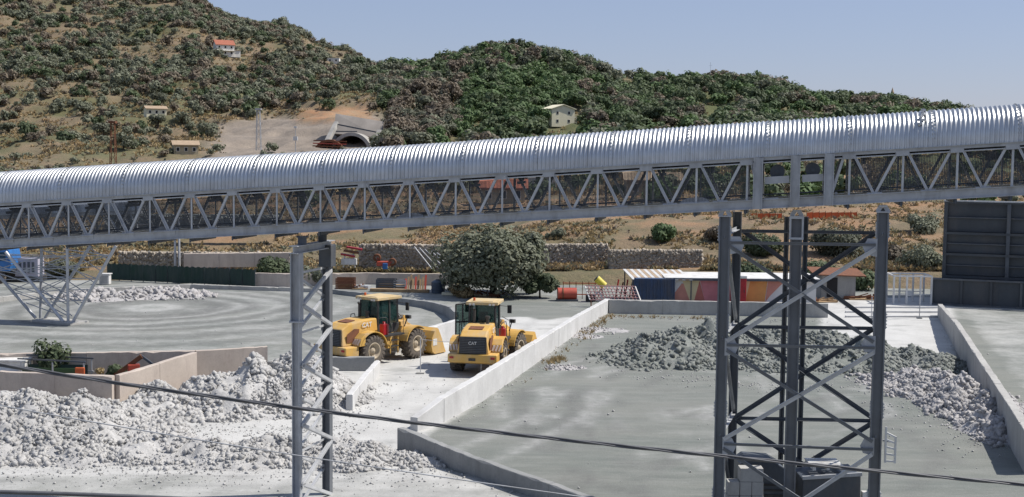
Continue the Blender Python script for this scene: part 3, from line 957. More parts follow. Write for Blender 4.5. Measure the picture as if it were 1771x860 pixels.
# corrugated cover: one curved sheet per 2.2 m, all alike
PT = .122
NR = 18
SH = PT * NR
RAD = .80
ang = [(-.2, 0)] + [(0, math.pi * i / 26) for i in range(27)] + [(-.2, math.pi)]
ns = NR * 10 + 1
vv, ff = [], []
for i in range(ns):
    s = SH * i / (ns - 1)
    r = RAD + .019 * math.cos(2 * math.pi * s / PT)
    for dz, t in ang:
        vv.append(GD * s + GN * (GW / 2 - r * math.cos(t)) + ZU * (GH + .2 + r * math.sin(t) + dz))
na = len(ang)
for i in range(ns - 1):
    for j in range(na - 1):
        ff.append((i * na + j, i * na + j + 1, (i + 1) * na + j + 1, (i + 1) * na + j))
m = MB()
m.add(vv, ff, True)
for i in range(22):                      # bolted lap
    t = math.pi * (i + .3) / 22
    c = GD * (PT * .25) + GN * (GW / 2 - (RAD + .02) * math.cos(t)) + ZU * (GH + .2 + (RAD + .02) * math.sin(t))
    m.box(c, (.035, .03, .03))
me_cover = m.mesh('cover_sheet', M_COVER)
sj = sg(100, 320)
k = math.floor((S_A - sj) / SH)
COVER_OBJS = []
while sj + k * SH < S_B - .3:
    o = inst('cover_sheet', me_cover, gal, tuple(GD * (sj + k * SH) + V(0, 0, random.uniform(-.006, .006)) + GN * random.uniform(-.006, .006)))
    k += 1
# heavier drive frame over the tower
for x in (1311, 1375, 1433):
    s = sg(x, 320)
    for n in (-.16, GW + .16):
        m = MB()
        m.hbeam(gp(s, n, .0), gp(s, n, GH - .02), .16, .26, .022, HD)
        m.build('frame_post', M_GALV, gal)
for a, b in ((1322, 1365), (1387, 1424)):
    s0, s1 = sg(a, 320), sg(b, 320)
    m = MB()
    m.beam(gp(s0, .12, .78), gp(s1, .12, .78), .05, .2)
    m.build('frame_rail', M_GALV_L, gal)
    m = MB()
    c = gp((s0 + s1) / 2, 0, 1.0)
    m.cyl(c + GN * .2, c + GN * 1.4, .2, n=20)
    m.cyl(c + GN * .15, c + GN * .22, .06, n=10)
    m.build('tension_drum', M_STEEL_D, gal)
m = MB()                                  # torn flashing strip on one lap
s = sg(1592, 220)
for i in range(7):
    t = math.pi * (.18 + .05 * i)
    c = gp(s + .05 * (i % 2) + .02 * i, GW / 2, 0) - GN * ((RAD + .035) * math.cos(t)) + ZU * (GH + .2 + (RAD + .035) * math.sin(t))
    m.box(c, (.11, .05, .06), .3 * i)
m.build('loose_flashing', M_GALV_L, gal)

# ================================================================== tower on the right
def tp(px, py, n):                        # point of a sight line on the plane n metres behind the gallery face
    d = ray(px, py)
    return CAM + d * ((P0 + GN * n - CAM).dot(GN) / d.dot(GN))
def vcol(px, py, n):
    p = tp(px, py, n)
    return p
tl, tm, tr_ = tp(1254, 373, 0), tp(1378, 374, .35), tp(1527, 366, 0)
DT = (GN * math.cos(.075) + HD * math.sin(.075))
tower = thing('support_tower', 'tall galvanised steel lattice tower under the conveyor at right', 'tower', (tm.x, tm.y, 0))
def column(p, w, h, parent, mat, cap=True, zb=-.1):
    m = MB()
    m.hbeam((p.x, p.y, zb), (p.x, p.y, p.z - .02), w, h, .04, HD)
    o = m.build('column', mat, parent)
    if cap:
        m = MB()
        m.box((p.x, p.y, p.z - .01), (h + .06, w + .06, .03), math.atan2(HD.y, HD.x))
        for k in (-1, 1):
            a = V(p.x, p.y, p.z)
            m.beam(a + HD * (.14 * k), a + HD * (.05 * k) + ZU * .16, .12, .03, GN)
        m.box((p.x, p.y, p.z + .15), (.2, .22, .04), math.atan2(HD.y, HD.x))
        m.build('bearing', M_GALV_L, parent)
    return o
BK = 3.0
cols_f = [tl, tr_]
cols_r = [tl + DT * BK, tr_ + DT * BK]
for p in cols_f:
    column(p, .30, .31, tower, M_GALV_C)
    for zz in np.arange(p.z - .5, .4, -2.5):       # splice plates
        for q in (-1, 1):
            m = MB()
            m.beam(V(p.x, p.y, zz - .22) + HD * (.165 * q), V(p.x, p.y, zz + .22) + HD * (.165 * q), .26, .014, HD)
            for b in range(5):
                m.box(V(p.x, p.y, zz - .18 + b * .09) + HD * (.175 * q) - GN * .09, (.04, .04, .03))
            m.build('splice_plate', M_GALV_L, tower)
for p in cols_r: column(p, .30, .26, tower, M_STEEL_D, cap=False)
column(tm, .28, .33, tower, M_GALV_C)
m = MB()
q = V(tm.x, tm.y, tm.z) - GN * .15
for k in (-1, 1):
    m.beam(q + HD * (.17 * k) - ZU * .62, q + HD * (.17 * k) - ZU * .02, .02, .05, HD)
m.beam(q - HD * .2 - ZU * .62, q + HD * .2 - ZU * .62, .03, .06)
m.beam(q - HD * .2 - ZU * .04, q + HD * .2 - ZU * .04, .03, .06)
m.build('column_head', M_GALV_L, tower)
rm = [tp(1361, 374, BK), tp(1394, 374, BK)]
for p in rm: column(p, .2, .15, tower, M_STEEL_D, cap=False)
def onface(px, py, n=-.17): return tp(px, py, n)
def brace(a, b, mat, w=.11, name='brace', n=-.17):
    m = MB()
    p, q = onface(*a, n), onface(*b, n)
    m.beam(p, q, .016, w)
    m.beam(p - GN * .03 + ZU * w * .5, q - GN * .03 + ZU * w * .5, .075, .014)
    m.build(name, mat, tower)
for a, b in (((1262, 420), (1515, 424)), ((1257, 597), (1513, 602)), ((1252, 768), (1510, 778))):
    brace(a, b, M_GALV_C, .075, 'strut')
for a, b in (((1262, 426), (1511, 592)), ((1257, 606), (1509, 764)), ((1251, 776), (1388, 866)), ((1388, 866), (1500, 940))):
    brace(a, b, M_GALV_C, .10)
for a, b in (((1257, 590), (1514, 431)), ((1251, 760), (1511, 610)), ((1390, 864), (1508, 786)), ((1246, 955), (1390, 864))):
    m = MB()
    p, q = onface(*a, -.20), onface(*b, -.20)
    m.beam(p, q, .02, .115)
    m.beam(p - GN * .03 + ZU * .06, q - GN * .03 + ZU * .06, .08, .014)
    m.build('brace', M_GALV_L, tower)
def rearp(a):                              # the same station on the rear frame
    return tp(*a, 0) + DT * (BK - .1)
for a, b in (((1262, 412), (1515, 416)), ((1257, 590), (1513, 594)), ((1252, 760), (1510, 766))):
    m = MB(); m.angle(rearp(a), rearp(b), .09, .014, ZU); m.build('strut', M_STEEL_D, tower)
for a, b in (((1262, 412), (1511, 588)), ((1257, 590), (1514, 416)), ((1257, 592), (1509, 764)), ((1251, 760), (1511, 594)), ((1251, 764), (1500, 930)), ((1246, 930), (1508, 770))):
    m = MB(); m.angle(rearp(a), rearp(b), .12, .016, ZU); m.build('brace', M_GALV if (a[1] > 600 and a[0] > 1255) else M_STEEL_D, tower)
for c in (0, 1):                           # bracing of the two narrow sides
    f, r_ = cols_f[c], cols_r[c]
    zs = [f.z - .55, f.z - 3.4, f.z - 6.2, 0.3]
    for i in range(3):
        m = MB(); m.angle((f.x, f.y, zs[i]), (r_.x, r_.y, zs[i + 1]), .09, .014, HD); m.build('side_brace', M_GALV, tower)
        m = MB(); m.angle((f.x, f.y, zs[i]), (r_.x, r_.y, zs[i]), .09, .014, ZU); m.build('side_strut', M_GALV, tower)
for x, y in ((1272, 424), (1262, 600), (1258, 772), (1505, 596), (1503, 772), (1508, 428)):
    m = MB()
    p = onface(x, y, -.155)
    q = 1 if x < 1400 else -1
    vv = [p + HD * a * q + ZU * b + GN * c for c in (0, .014) for a, b in ((-.14, -.26), (.16, -.2), (.24, 0), (.12, .24), (-.14, .24))]
    m.add(vv, [(0, 1, 2, 3, 4), (9, 8, 7, 6, 5)] + [(i, (i + 1) % 5, (i + 1) % 5 + 5, i + 5) for i in range(5)])
    m.build('gusset_plate', M_GALV, tower)
for p in cols_f + cols_r + [tm]:
    m = MB(); m.box((p.x, p.y, .0), (.8, .8, .16)); m.build('footing', M_CONC, tower)

# ================================================================== slim trestle on the left
fa, ra = A(513, 424, 37.9), A(566, 412, 40.1)
tres = thing('support_trestle', 'slim two-legged galvanised lattice trestle under the conveyor left of centre', 'tower', (fa.x, fa.y, 0))
TD = Vector((ra.x - fa.x, ra.y - fa.y, 0)).normalized()
TN = Vector((TD.y, -TD.x, 0))
zsp = A(513, 556, 37.9).z
m = MB(); m.hbeam((fa.x, fa.y, -.1), (fa.x, fa.y, zsp), .22, .24, .03, TN); m.build('column', M_GALV, tres)
m = MB(); m.hbeam((fa.x, fa.y, zsp), (fa.x, fa.y, fa.z - .25), .28, .31, .03, TN); m.box((fa.x, fa.y, zsp), (.44, .4, .04), .1); m.build('column_head', M_GALV, tres)
m = MB(); m.hbeam((ra.x, ra.y, -.1), (ra.x, ra.y, ra.z - .2), .24, .26, .03, TN); m.build('column', M_GALV_C, tres)
m = MB(); m.box((ra.x, ra.y, ra.z - .55), (.42, .4, .7), math.atan2(TN.y, TN.x)); m.build('column_head', M_STEEL_D, tres, bevel=.02)  # dark steel colour stands in for the shadow on the rear column top
m = MB(); m.hbeam(V(fa.x, fa.y, fa.z - .13) - TD * .25, V(ra.x, ra.y, fa.z - .13) + TD * .3, .28, .24, .025); m.build('head_beam', M_GALV, tres)
for k in (-1, 1):
    c = V(fa.x, fa.y, fa.z) + TD * (1.15 + .75 * k)
    m = MB(); m.box(c + ZU * .10, (.26, .26, .2), .2); m.box(c + ZU * .22, (.34, .34, .03), .2); m.build('bearing', M_STEEL_D, tres)
zs = np.linspace(fa.z - .9, -.05, 9)
for i in range(8):
    z0, z1 = zs[i], zs[i + 1]
    a, b = (fa, ra) if i % 2 else (ra, fa)
    m = MB(); m.angle(V(a.x, a.y, z0) + TN * .16, V(b.x, b.y, z1) + TN * .16, .095, .014, -TN); m.build('brace', M_GALV_L, tres)
    m = MB(); m.angle(V(b.x, b.y, z0) - TN * .10, V(a.x, a.y, z1) - TN * .10, .07, .014, -TN); m.build('brace', M_GALV_L, tres)
    if i % 2 == 0:
        m = MB(); m.angle(V(a.x, a.y, z0) - TN * .05, V(b.x, b.y, z0) - TN * .05, .07, .012, ZU); m.build('strut', M_GALV_L, tres)
    m = MB()
    c = V(ra.x, ra.y, z0) - TN * .17
    m.box(c, (.02, .2, .3), math.atan2(TN.y, TN.x)); m.build('gusset_plate', M_GALV_L, tres)
    for b_ in (0, 1, 2):
        pass
for p in (fa, ra):
    m = MB(); m.box((p.x, p.y, -.16), (.7, .7, .2)); m.build('footing', M_CONC, tres)

# ================================================================== stacker conveyor on a V frame, far left
base = A(118, 562, 78.8)
stk = thing('stacker_conveyor', 'far conveyor on a V-shaped tubular steel frame in the round yard', 'conveyor', (base.x, base.y, 0))
fr = [(A(118, 562, 78.8), [A(10, 436, 79.5), A(116, 428, 78.8), A(200, 426, 78.4)]),
      (A(70, 557, 80.4), [A(-38, 436, 81.0), A(72, 430, 80.4), A(156, 426, 80.0)])]
for f, (b, tops) in enumerate(fr):
    b = V(b.x, b.y, .15)
    for j, t in enumerate(tops):
        m = MB(); m.cyl(b + V((j - 1) * .3, 0, 0), t, .10 if j != 1 else .09, n=10); m.build('leg', M_GALV_L if f == 0 else M_GALV, stk)
    for j in (0, 1):
        for k in range(5):
            f0, f1 = .28 + .15 * k, .28 + .15 * (k + 1)
            p = b.lerp(tops[j], f0); q = b.lerp(tops[j + 1], f0); q2 = b.lerp(tops[j + 1], min(f1, .97)); p2 = b.lerp(tops[j], min(f1, .97))
            m = MB(); m.cyl(p, q, .03, n=6); m.build('strut', M_GALV, stk)
            m = MB(); m.cyl(p if k % 2 else q, q2 if k % 2 else p2, .03, n=6); m.build('brace', M_GALV, stk)
for j in range(3):
    for k in range(6):
        f0, f1 = .08 + .15 * k, .08 + .15 * (k + 1)
        p = V(fr[0][0].x, fr[0][0].y, .15).lerp(fr[0][1][j], f0); q = V(fr[1][0].x, fr[1][0].y, .15).lerp(fr[1][1][j], f1)
        m = MB(); m.cyl(p, q, .032, n=6); m.build('brace', M_GALV, stk)
m = MB(); m.box((base.x - .75, base.y + .75, .07), (3.4, 1.5, .16), -.5); m.build('footing', M_CONC, stk, .02)
sa, sb = A(-260, 420, 83), A(246, 404, 78.2)
SD = (sb - sa).normalized()
SHD = Vector((SD.x, SD.y, 0)).normalized()
SN = Vector((-SHD.y, SHD.x, 0))
Ls = (sb - sa).length
spp = lambda s, n, h: sa + SD * s + SN * n + ZU * h
for n in (0, 1.7):
    for h in (.1, 1.3):
        m = MB(); m.beam(spp(0, n, h), spp(Ls, n, h), .1, .16); m.build('chord', M_GALV, stk)
    for i in range(int(Ls / 1.5)):
        m = MB(); m.angle(spp(i * 1.5, n, .15), spp(i * 1.5 + .75, n, 1.3), .07); m.build('truss_diagonal', M_GALV, stk)
        m = MB(); m.angle(spp(i * 1.5 + .75, n, 1.3), spp(i * 1.5 + 1.5, n, .15), .07); m.build('truss_diagonal', M_GALV, stk)
m = MB(); m.hexa([spp(a, b, h) for h in (.5, .53) for a, b in ((0, .3), (Ls, .3), (Ls, 1.4), (0, 1.4))]); m.build('belt', M_BELT, stk)
m = MB(); vv, ff = [], []
nsx = int(Ls / PT * 4)
for i in range(nsx + 1):
    s = Ls * i / nsx
    r = .85 + .015 * math.cos(2 * math.pi * s / PT)
    for j in range(17):
        t = math.pi * j / 16
        vv.append(spp(s, .85 - r * math.cos(t), 1.42 + r * math.sin(t)))
for i in range(nsx):
    for j in range(16):
        ff.append((i * 17 + j, i * 17 + j + 1, (i + 1) * 17 + j + 1, (i + 1) * 17 + j))
m.add(vv, ff, True)
m.build('cover_sheet', M_COVER, stk)

# ================================================================== wheel loaders
def text_mesh(txt, size, depth):
    cu = bpy.data.curves.new('lettering', 'FONT')
    cu.body = txt; cu.size = size; cu.extrude = depth; cu.align_x = 'CENTER'; cu.align_y = 'CENTER'
    cu.offset = size * .018
    o = bpy.data.objects.new('lettering', cu); COL.objects.link(o)
    bpy.context.view_layer.update()
    me = bpy.data.meshes.new_from_object(o.evaluated_get(bpy.context.evaluated_depsgraph_get()))
    bpy.data.objects.remove(o); bpy.data.curves.remove(cu)
    return me
TXT = text_mesh('CAT', .34, .008)
TXT.materials.clear(); TXT.materials.append(M_WHITE)
def lathe(m, prof, c, axis_y=1, n=32):
    """prof: (y, r) about the y axis at c"""
    vv = []
    for i in range(n):
        t = 2 * math.pi * i / n
        for y, r in prof:
            vv.append((c[0] + r * math.cos(t), c[1] + y * axis_y, c[2] + r * math.sin(t)))
    k = len(prof)
    m.add(vv, [(i * k + j, i * k + j + 1, ((i + 1) % n) * k + j + 1, ((i + 1) % n) * k + j) for i in range(n) for j in range(k - 1)], True)
R_T = .80
def tyre_mesh():
    m = MB()
    lathe(m, [(-.26, .40), (-.29, .52), (-.285, .66), (-.24, .745), (0, .755), (.24, .745), (.285, .66), (.29, .52), (.26, .40)], (0, 0, 0), n=40)
    for i in range(20):
        for s in (-1, 1):
            t = 2 * math.pi * (i + (.5 if s > 0 else 0)) / 20
            t2 = t + .17
            def pt(a, r, y): return V(r * math.cos(a), y, r * math.sin(a))
            w = .055
            m.hexa([pt(t2 - w, .73, s * .02), pt(t2 + w, .73, s * .02), pt(t + w, .70, s * .285), pt(t - w, .70, s * .285),
                    pt(t2 - w * .8, .81, s * .02), pt(t2 + w * .8, .81, s * .02), pt(t + w * .8, .80, s * .28), pt(t - w * .8, .80, s * .28)])
            m.hexa([pt(t - w, .60, s * .28), pt(t + w, .60, s * .28), pt(t + w, .72, s * .26), pt(t - w, .72, s * .26),
                    pt(t - w, .60, s * .305), pt(t + w, .60, s * .305), pt(t + w, .80, s * .285), pt(t - w, .80, s * .285)])
    return m
def rim_mesh():
    m = MB()
    lathe(m, [(-.27, .0), (-.20, .12), (-.20, .14), (-.12, .17), (-.10, .27), (-.20, .34), (-.275, .375), (-.285, .43), (-.25, .43)], (0, 0, 0), n=28)
    lathe(m, [(.25, .43), (.1, .36), (.1, .0)], (0, 0, 0), n=28)
    for i in range(10):
        t = 2 * math.pi * i / 10
        m.box((.22 * math.cos(t), -.125, .22 * math.sin(t)), (.04, .04, .04))
    return m
ME_TYRE = tyre_mesh().mesh('tyre', M_TYRE)
ME_RIM = rim_mesh().mesh('rim', M_RIM)
def rot2(v, a, c=(0, 0)):
    x, y = v[0] - c[0], v[1] - c[1]
    return (c[0] + x * math.cos(a) - y * math.sin(a), c[1] + x * math.sin(a) + y * math.cos(a), v[2])
def arc_strip(m, cx, cz, r, a0, a1, y0, y1, th=.05, n=12):
    vv = []
    for i in range(n + 1):
        t = a0 + (a1 - a0) * i / n
        for rr in (r, r + th):
            for y in (y0, y1):
                vv.append((cx + rr * math.cos(t), y, cz + rr * math.sin(t)))
    ff = []
    for i in range(n):
        b, c = i * 4, i * 4 + 4
        ff += [(b, b + 1, c + 1, c), (b + 2, c + 2, c + 3, b + 3), (b, c, c + 2, b + 2), (b + 1, b + 3, c + 3, c + 1)]
    ff += [(0, 2, 3, 1), (n * 4, n * 4 + 1, n * 4 + 3, n * 4 + 2)]
    m.add(vv, ff)
def make_loader(label, loc, rz, art, door_open):
    t = thing('wheel_loader', label, 'wheel loader', loc, rz, 'wheel loaders on the ramp')
    def put(m, name, mat, bev=0.0, front=False, parent=None):
        if front: m.v = [rot2(v, art) for v in m.v]
        return m.build(name, mat, parent or t, bev, local=True)
    # rear half
    m = MB(); m.box((-1.45, 0, .88), (2.7, .95, .55)); put(m, 'rear_frame', M_YEL, .03)
    m = MB()
    m.prism([(-3.45, .72), (-2.75, .55), (-2.55, .62), (-2.55, 1.12), (-3.45, 1.12)], -1.22, 1.22); put(m, 'counterweight', M_YEL, .05)
    m = MB(); m.box((-3.47, 0, .88), (.06, .34, .12)); put(m, 'hitch', M_BLK)
    for s in (-1, 1):
        m = MB(); m.box((-3.465, s * 1.02, .96), (.04, .2, .1)); put(m, 'tail_light', M_RED)
    m = MB()
    hw, hw2 = .80, .66
    prof = [(-3.28, 1.12), (-.78, 1.12), (-.78, 2.36), (-1.7, 2.34), (-2.75, 2.20), (-3.22, 1.98)]
    def hyw(x, z): return hw if z < 1.9 else hw2
    vv = [(x, -hyw(x, z), z) for x, z in prof] + [(x, hyw(x, z), z) for x, z in prof]
    n = len(prof)
    m.add(vv, [tuple(range(n)), tuple(range(2 * n - 1, n - 1, -1))] + [(i, i + n, (i + 1) % n + n, (i + 1) % n) for i in range(n)])
    hood = put(m, 'hood', M_YEL, .07)
    m = MB(); m.box((-2.3, 0, 2.285), (.55, .7, .03)); m.v = [(a, b, c - (a + 2.3) * -.13) for a, b, c in m.v]; put(m, 'hood_vent', M_RUST, 0, parent=hood)
    m = MB(); m.box((-3.27, 0, 1.54), (.10, 1.36, .84))
    put(m, 'grille', M_BLK, .03)
    for k in range(9):
        m = MB(); m.box((-3.335, 0, 1.2 + k * .082), (.03, 1.22, .028)); put(m, 'grille_slat', M_STEEL_D)
    o = inst('maker_mark', TXT, t, (-3.355, 0, 1.66), (math.pi / 2, 0, -math.pi / 2), (.62, .62, 1))
    for s in (-1, 1):
        m = MB(); m.prism([(-3.0, 1.3), (-2.45, 1.3), (-2.2, 1.55), (-2.15, 1.93), (-2.5, 1.97), (-3.0, 1.72)], s * .80, s * .815); put(m, 'side_vent', M_RUST)
        inst('maker_mark', TXT, t, (-1.55, s * .745, 2.08), (math.pi / 2 - s * .0, 0, 0 if s < 0 else math.pi), (1, 1, 1))
        m = MB(); arc_strip(m, -1.6, R_T, .95, .25, 2.75, s * .78, s * 1.34, .05, 14); put(m, 'rear_fender', M_YEL)
        m = MB(); arc_strip(m, -1.6, R_T, .80, .3, 2.7, s * .76, s * .80, .17, 14); put(m, 'fender_liner', M_BLK)
        m = MB()
        for k in range(3):
            x = -2.62 + k * .0
            m.hexa([(-2.66 + .0, s * (.82 + .17 * k), 1.22), (-2.66, s * (.90 + .17 * k), 1.22), (-2.64, s * (.90 + .17 * k), 1.24), (-2.64, s * (.82 + .17 * k), 1.24),
                    (-2.56, s * (.90 + .17 * k), 1.46), (-2.56, s * (.98 + .17 * k), 1.46), (-2.54, s * (.98 + .17 * k), 1.48), (-2.54, s * (.90 + .17 * k), 1.48)])
        put(m, 'warning_stripes', M_STRIPE)
        m = MB(); m.prism([(-2.62, 1.12), (-2.50, 1.50), (-2.2, 1.75), (-2.2, 1.12)], s * .80, s * 1.34); put(m, 'rear_side_panel', M_YEL, .03)
        m = MB()
        for k in range(3):
            m.hexa([(-2.585 + .04 * k * 0, s * (.86 + .15 * k), 1.18), (-2.585, s * (.93 + .15 * k), 1.18), (-2.57, s * (.93 + .15 * k), 1.18), (-2.57, s * (.86 + .15 * k), 1.18),
                    (-2.50, s * (.94 + .15 * k), 1.46), (-2.50, s * (1.01 + .15 * k), 1.46), (-2.48, s * (1.01 + .15 * k), 1.46), (-2.48, s * (.94 + .15 * k), 1.46)])
        m.v = [(a - .04, b, c) for a, b, c in m.v]
        put(m, 'warning_stripes', M_STRIPE)
        # steps and platform beside the cab
        m = MB(); m.box((-.1, s * 1.02, 1.46), (1.5, .5, .08)); put(m, 'platform', M_BLK)
        for k in range(3):
            m = MB(); m.box((-.05, s * 1.16, .58 + k * .3), (.5, .24, .05)); put(m, 'step', M_BLK)
        m = MB(); m.beam((-.32, s * 1.2, .5), (-.32, s * 1.2, 1.46), .05, .05); m.beam((.22, s * 1.2, .5), (.22, s * 1.2, 1.46), .05, .05); put(m, 'step_frame', M_YEL)
        m = MB(); m.tube([(-.55, s * 1.22, 1.46), (-.55, s * 1.22, 2.25), (-.62, s * 1.2, 2.42), (-.95, s * 1.1, 2.42), (-1.05, s * 1.02, 2.3), (-1.05, s * 1.0, 1.8)], .022, 6); put(m, 'handrail', M_BLK)
        m = MB(); m.tube([(.62, s * 1.2, 1.46), (.62, s * 1.2, 2.3), (.62, s * .8, 2.5)], .02, 6); put(m, 'handrail', M_BLK)
    m = MB(); m.box((-.62, -1.03, 1.78), (.34, .3, .56)); m.cyl((-.62, -1.03, 2.06), (-.62, -1.03, 2.18), .07, n=8); put(m, 'red_tank', M_RED, .04)
    m = MB(); m.cyl((-1.05, .35, 2.3), (-1.05, .35, 3.0), .075, n=12); m.cyl((-1.05, .35, 3.0), (-1.14, .35, 3.12), .06, n=12); put(m, 'exhaust_pipe', M_BLK)
    m = MB(); m.cyl((-1.15, -.35, 2.3), (-1.15, -.35, 2.62), .09, n=12); m.cyl((-1.15, -.35, 2.62), (-1.15, -.35, 2.74), .13, n=12); put(m, 'air_intake', M_BLK)
    # cab
    m = MB(); m.prism([(-.74, 1.5), (.62, 1.5), (.80, 1.72), (.82, 2.0), (-.74, 2.0)], -.70, .70); put(m, 'cab_base', M_BLK, .03)
    cab = [(-.72, .68), (.74, .68), (.74, -.68), (-.72, -.68)]
    for x, y in ((-.70, .67), (-.70, -.67), (.1, .70), (.1, -.70), (.78, .62), (.78, -.62)):
        m = MB(); m.beam((x, y, 1.98), (x * .96, y * .97, 3.24), .09, .09); put(m, 'cab_pillar', M_BLK)
    def pane(p, name='cab_window'):
        m = MB(); nrm = (V(*p[1]) - V(*p[0])).cross(V(*p[2]) - V(*p[0])).normalized() * .012
        m.hexa([V(*q) for q in p] + [V(*q) + nrm for q in p]); put(m, name, M_GLASS)
    pane([(-.715, -.62, 2.0), (-.715, .62, 2.0), (-.69, .6, 3.22), (-.69, -.6, 3.22)])
    pane([(.82, -.57, 1.98), (.82, .57, 1.98), (.76, .56, 3.22), (.76, -.56, 3.22)], 'windscreen')
    for s in (-1, 1):
        pane([(-.65, s * .685, 2.0), (.05, s * .70, 2.0), (.05, s * .675, 3.22), (-.63, s * .66, 3.22)])
        if not (door_open and s > 0):
            pane([(.15, s * .70, 1.75), (.74, s * .62, 1.75), (.72, s * .60, 3.22), (.15, s * .675, 3.22)], 'door_window')
    m = MB(); m.box((-.25, 0, 2.1), (.5, .5, .2)); m.box((-.45, 0, 2.5), (.14, .48, .75)); put(m, 'seat', M_BLK, .05)
    m = MB(); m.box((.0, 0, 3.33), (1.78, 1.66, .15)); m.box((-.1, 0, 3.41), (1.2, 1.1, .05)); put(m, 'cab_roof', M_ROOFD, .05)
    m = MB()
    for y in (-.6, -.42, .42, .6):
        m.box((-.90, y, 3.28), (.06, .11, .09)); m.box((.90, y, 3.28), (.06, .11, .09))
    put(m, 'work_lights', M_WHITE)
    m = MB(); m.cyl((-.55, .45, 3.42), (-.55, .45, 3.58), .06, n=10); put(m, 'beacon', M_ORANGE)
    for s in (-1, 1):
        m = MB(); m.tube([(.8, s * .66, 3.05), (1.0, s * 1.05, 3.0)], .018, 5); m.box((1.0, s * 1.12, 2.85), (.06, .22, .42)); put(m, 'mirror', M_BLK)
    if door_open:                          # door swung back on its rear hinge
        d = MB()
        a, b = V(.12, .74, 1.55), V(-.30, 1.46, 1.55)
        for p, q in ((a, b), (a + V(0, 0, 1.68), b + V(0, 0, 1.62)), (a, a + V(0, 0, 1.68)), (b, b + V(0, 0, 1.62)), (a + V(0, 0, .72), b + V(0, 0, .72)), (a.lerp(b, .55) + V(0, 0, .72), a.lerp(b, .55) + V(0, 0, 1.66))):
            d.beam(p, q, .07, .07)
        dr = put(d, 'cab_door', M_BLK)
        pane([tuple(a), tuple(b), tuple(b + V(0, 0, 1.6)), tuple(a + V(0, 0, 1.6))], 'door_window')
    # front half, turned at the hinge
    m = MB(); m.cyl((0, 0, .6), (0, 0, 1.4), .2, n=14); put(m, 'hinge', M_BLK)
    m = MB(); m.prism([(.15, .62), (2.0, .55), (2.15, .9), (1.9, 1.45), (1.45, 2.02), (1.0, 2.02), (.8, 1.5), (.15, 1.25)], -.48, .48); put(m, 'front_frame', M_YEL, .05, True)
    for s in (-1, 1):
        m = MB(); arc_strip(m, 1.6, R_T, .92, .9, 2.9, s * .72, s * 1.36, .05, 12); put(m, 'front_fender', M_YEL, 0, True)
        m = MB(); m.prism([(.62, .9), (.95, 1.75), (1.5, 1.80), (1.5, 1.5), (1.0, 1.3), (.85, .9)], s * .5, s * .74); put(m, 'fender_bracket', M_YEL, .02, True)
        m = MB(); m.tube([(.95, s * .95, 1.75), (1.15, s * 1.0, 2.2)], .03, 6); m.box((1.2, s * 1.02, 2.25), (.16, .3, .18)); put(m, 'headlight', M_BLK, 0, True)
        m = MB(); m.prism([(1.05, 1.98), (1.1, 1.66), (1.8, 1.42), (2.5, .70), (2.9, .28), (3.1, .34), (3.08, .56), (2.66, 1.05), (2.0, 1.72), (1.4, 2.02)], s * .50, s * .62); put(m, 'lift_arm', M_YEL, .02, True)
        m = MB(); m.cyl((.9, s * .56, .95), (2.1, s * .56, 1.2), .075, n=10); put(m, 'lift_cylinder', M_BLK, 0, True)
    m = MB(); m.prism([(1.75, 1.9), (1.95, 2.2), (2.15, 2.15), (2.35, 1.4), (2.5, .95), (2.3, .9), (2.05, 1.4)], -.14, .14); m.cyl((2.2, -.6, 1.3), (2.2, .6, 1.3), .12, n=10); put(m, 'bell_crank', M_YEL, .02, True)
    m = MB(); m.cyl((1.0, 0, 1.85), (2.0, 0, 2.12), .09, n=10); m.tube([(.8, .15, 1.9), (1.0, .2, 2.25), (1.35, .2, 2.3), (1.5, .15, 2.0)], .03, 6); m.tube([(.8, -.15, 1.9), (1.05, -.2, 2.2), (1.4, -.2, 2.25), (1.55, -.15, 2.0)], .03, 6); put(m, 'tilt_cylinder', M_BLK, 0, True)
    # bucket shell
    out = [(4.02, .06), (3.0, .06), (2.78, .22), (2.68, .55), (2.74, .95), (2.98, 1.32), (3.30, 1.46)]
    inn = [(3.28, 1.40), (3.02, 1.26), (2.80, .93), (2.75, .57), (2.84, .27), (3.02, .12), (4.02, .10)]
    m = MB(); m.prism(out + inn, -1.38, 1.38); bk = put(m, 'bucket', M_YEL, 0, True)
    for s in (-1, 1):
        m = MB(); m.prism([(3.98, .07), (3.0, .07), (2.79, .22), (2.69, .55), (2.75, .95), (2.98, 1.31), (3.29, 1.44), (3.55, 1.0)], s * 1.385, s * 1.43); put(m, 'bucket_side', M_YEL, .01, True, bk)
    m = MB(); m.box((3.0, -1.44, .72), (.34, .012, .36)); put(m, 'bucket_plate', M_WHITE, 0, True, bk)
    for k in range(8):
        m = MB(); m.box((4.07, -1.2 + k * .343, .09), (.22, .11, .07)); put(m, 'bucket_tooth', M_STEEL_D, 0, True, bk)
    # wheels
    for x in (-1.6, 1.6):
        for s in (-1, 1):
            p = (x, s * 1.07, R_T)
            rzz = 0 if s < 0 else math.pi
            if x > 0:
                p = rot2(p, art); rzz += art
            ty = inst('tyre', ME_TYRE, t, p, (0, random.uniform(0, 6), rzz))
            inst('rim', ME_RIM, ty, (0, 0, 0))
        m = MB(); m.cyl((x, -.95, R_T), (x, .95, R_T), .17, n=12); m.cyl((x, -.25, R_T), (x, .25, R_T), .34, n=14); put(m, 'axle', M_BLK, 0, x > 0)
    return t
def loader_at(wheel, local, yaw, **k):      # put one known wheel of the machine on its spot
    c, sn = math.cos(yaw), math.sin(yaw)
    return (wheel.x - (local[0] * c - local[1] * sn), wheel.y - (local[0] * sn + local[1] * c), 0.0)
ya, yb = math.radians(50), math.radians(81)
make_loader('yellow wheel loader seen side-on, left of the other, partly behind the trestle post', loader_at(G(641, 633), (-1.6, -1.07), ya), ya, math.radians(6), False)
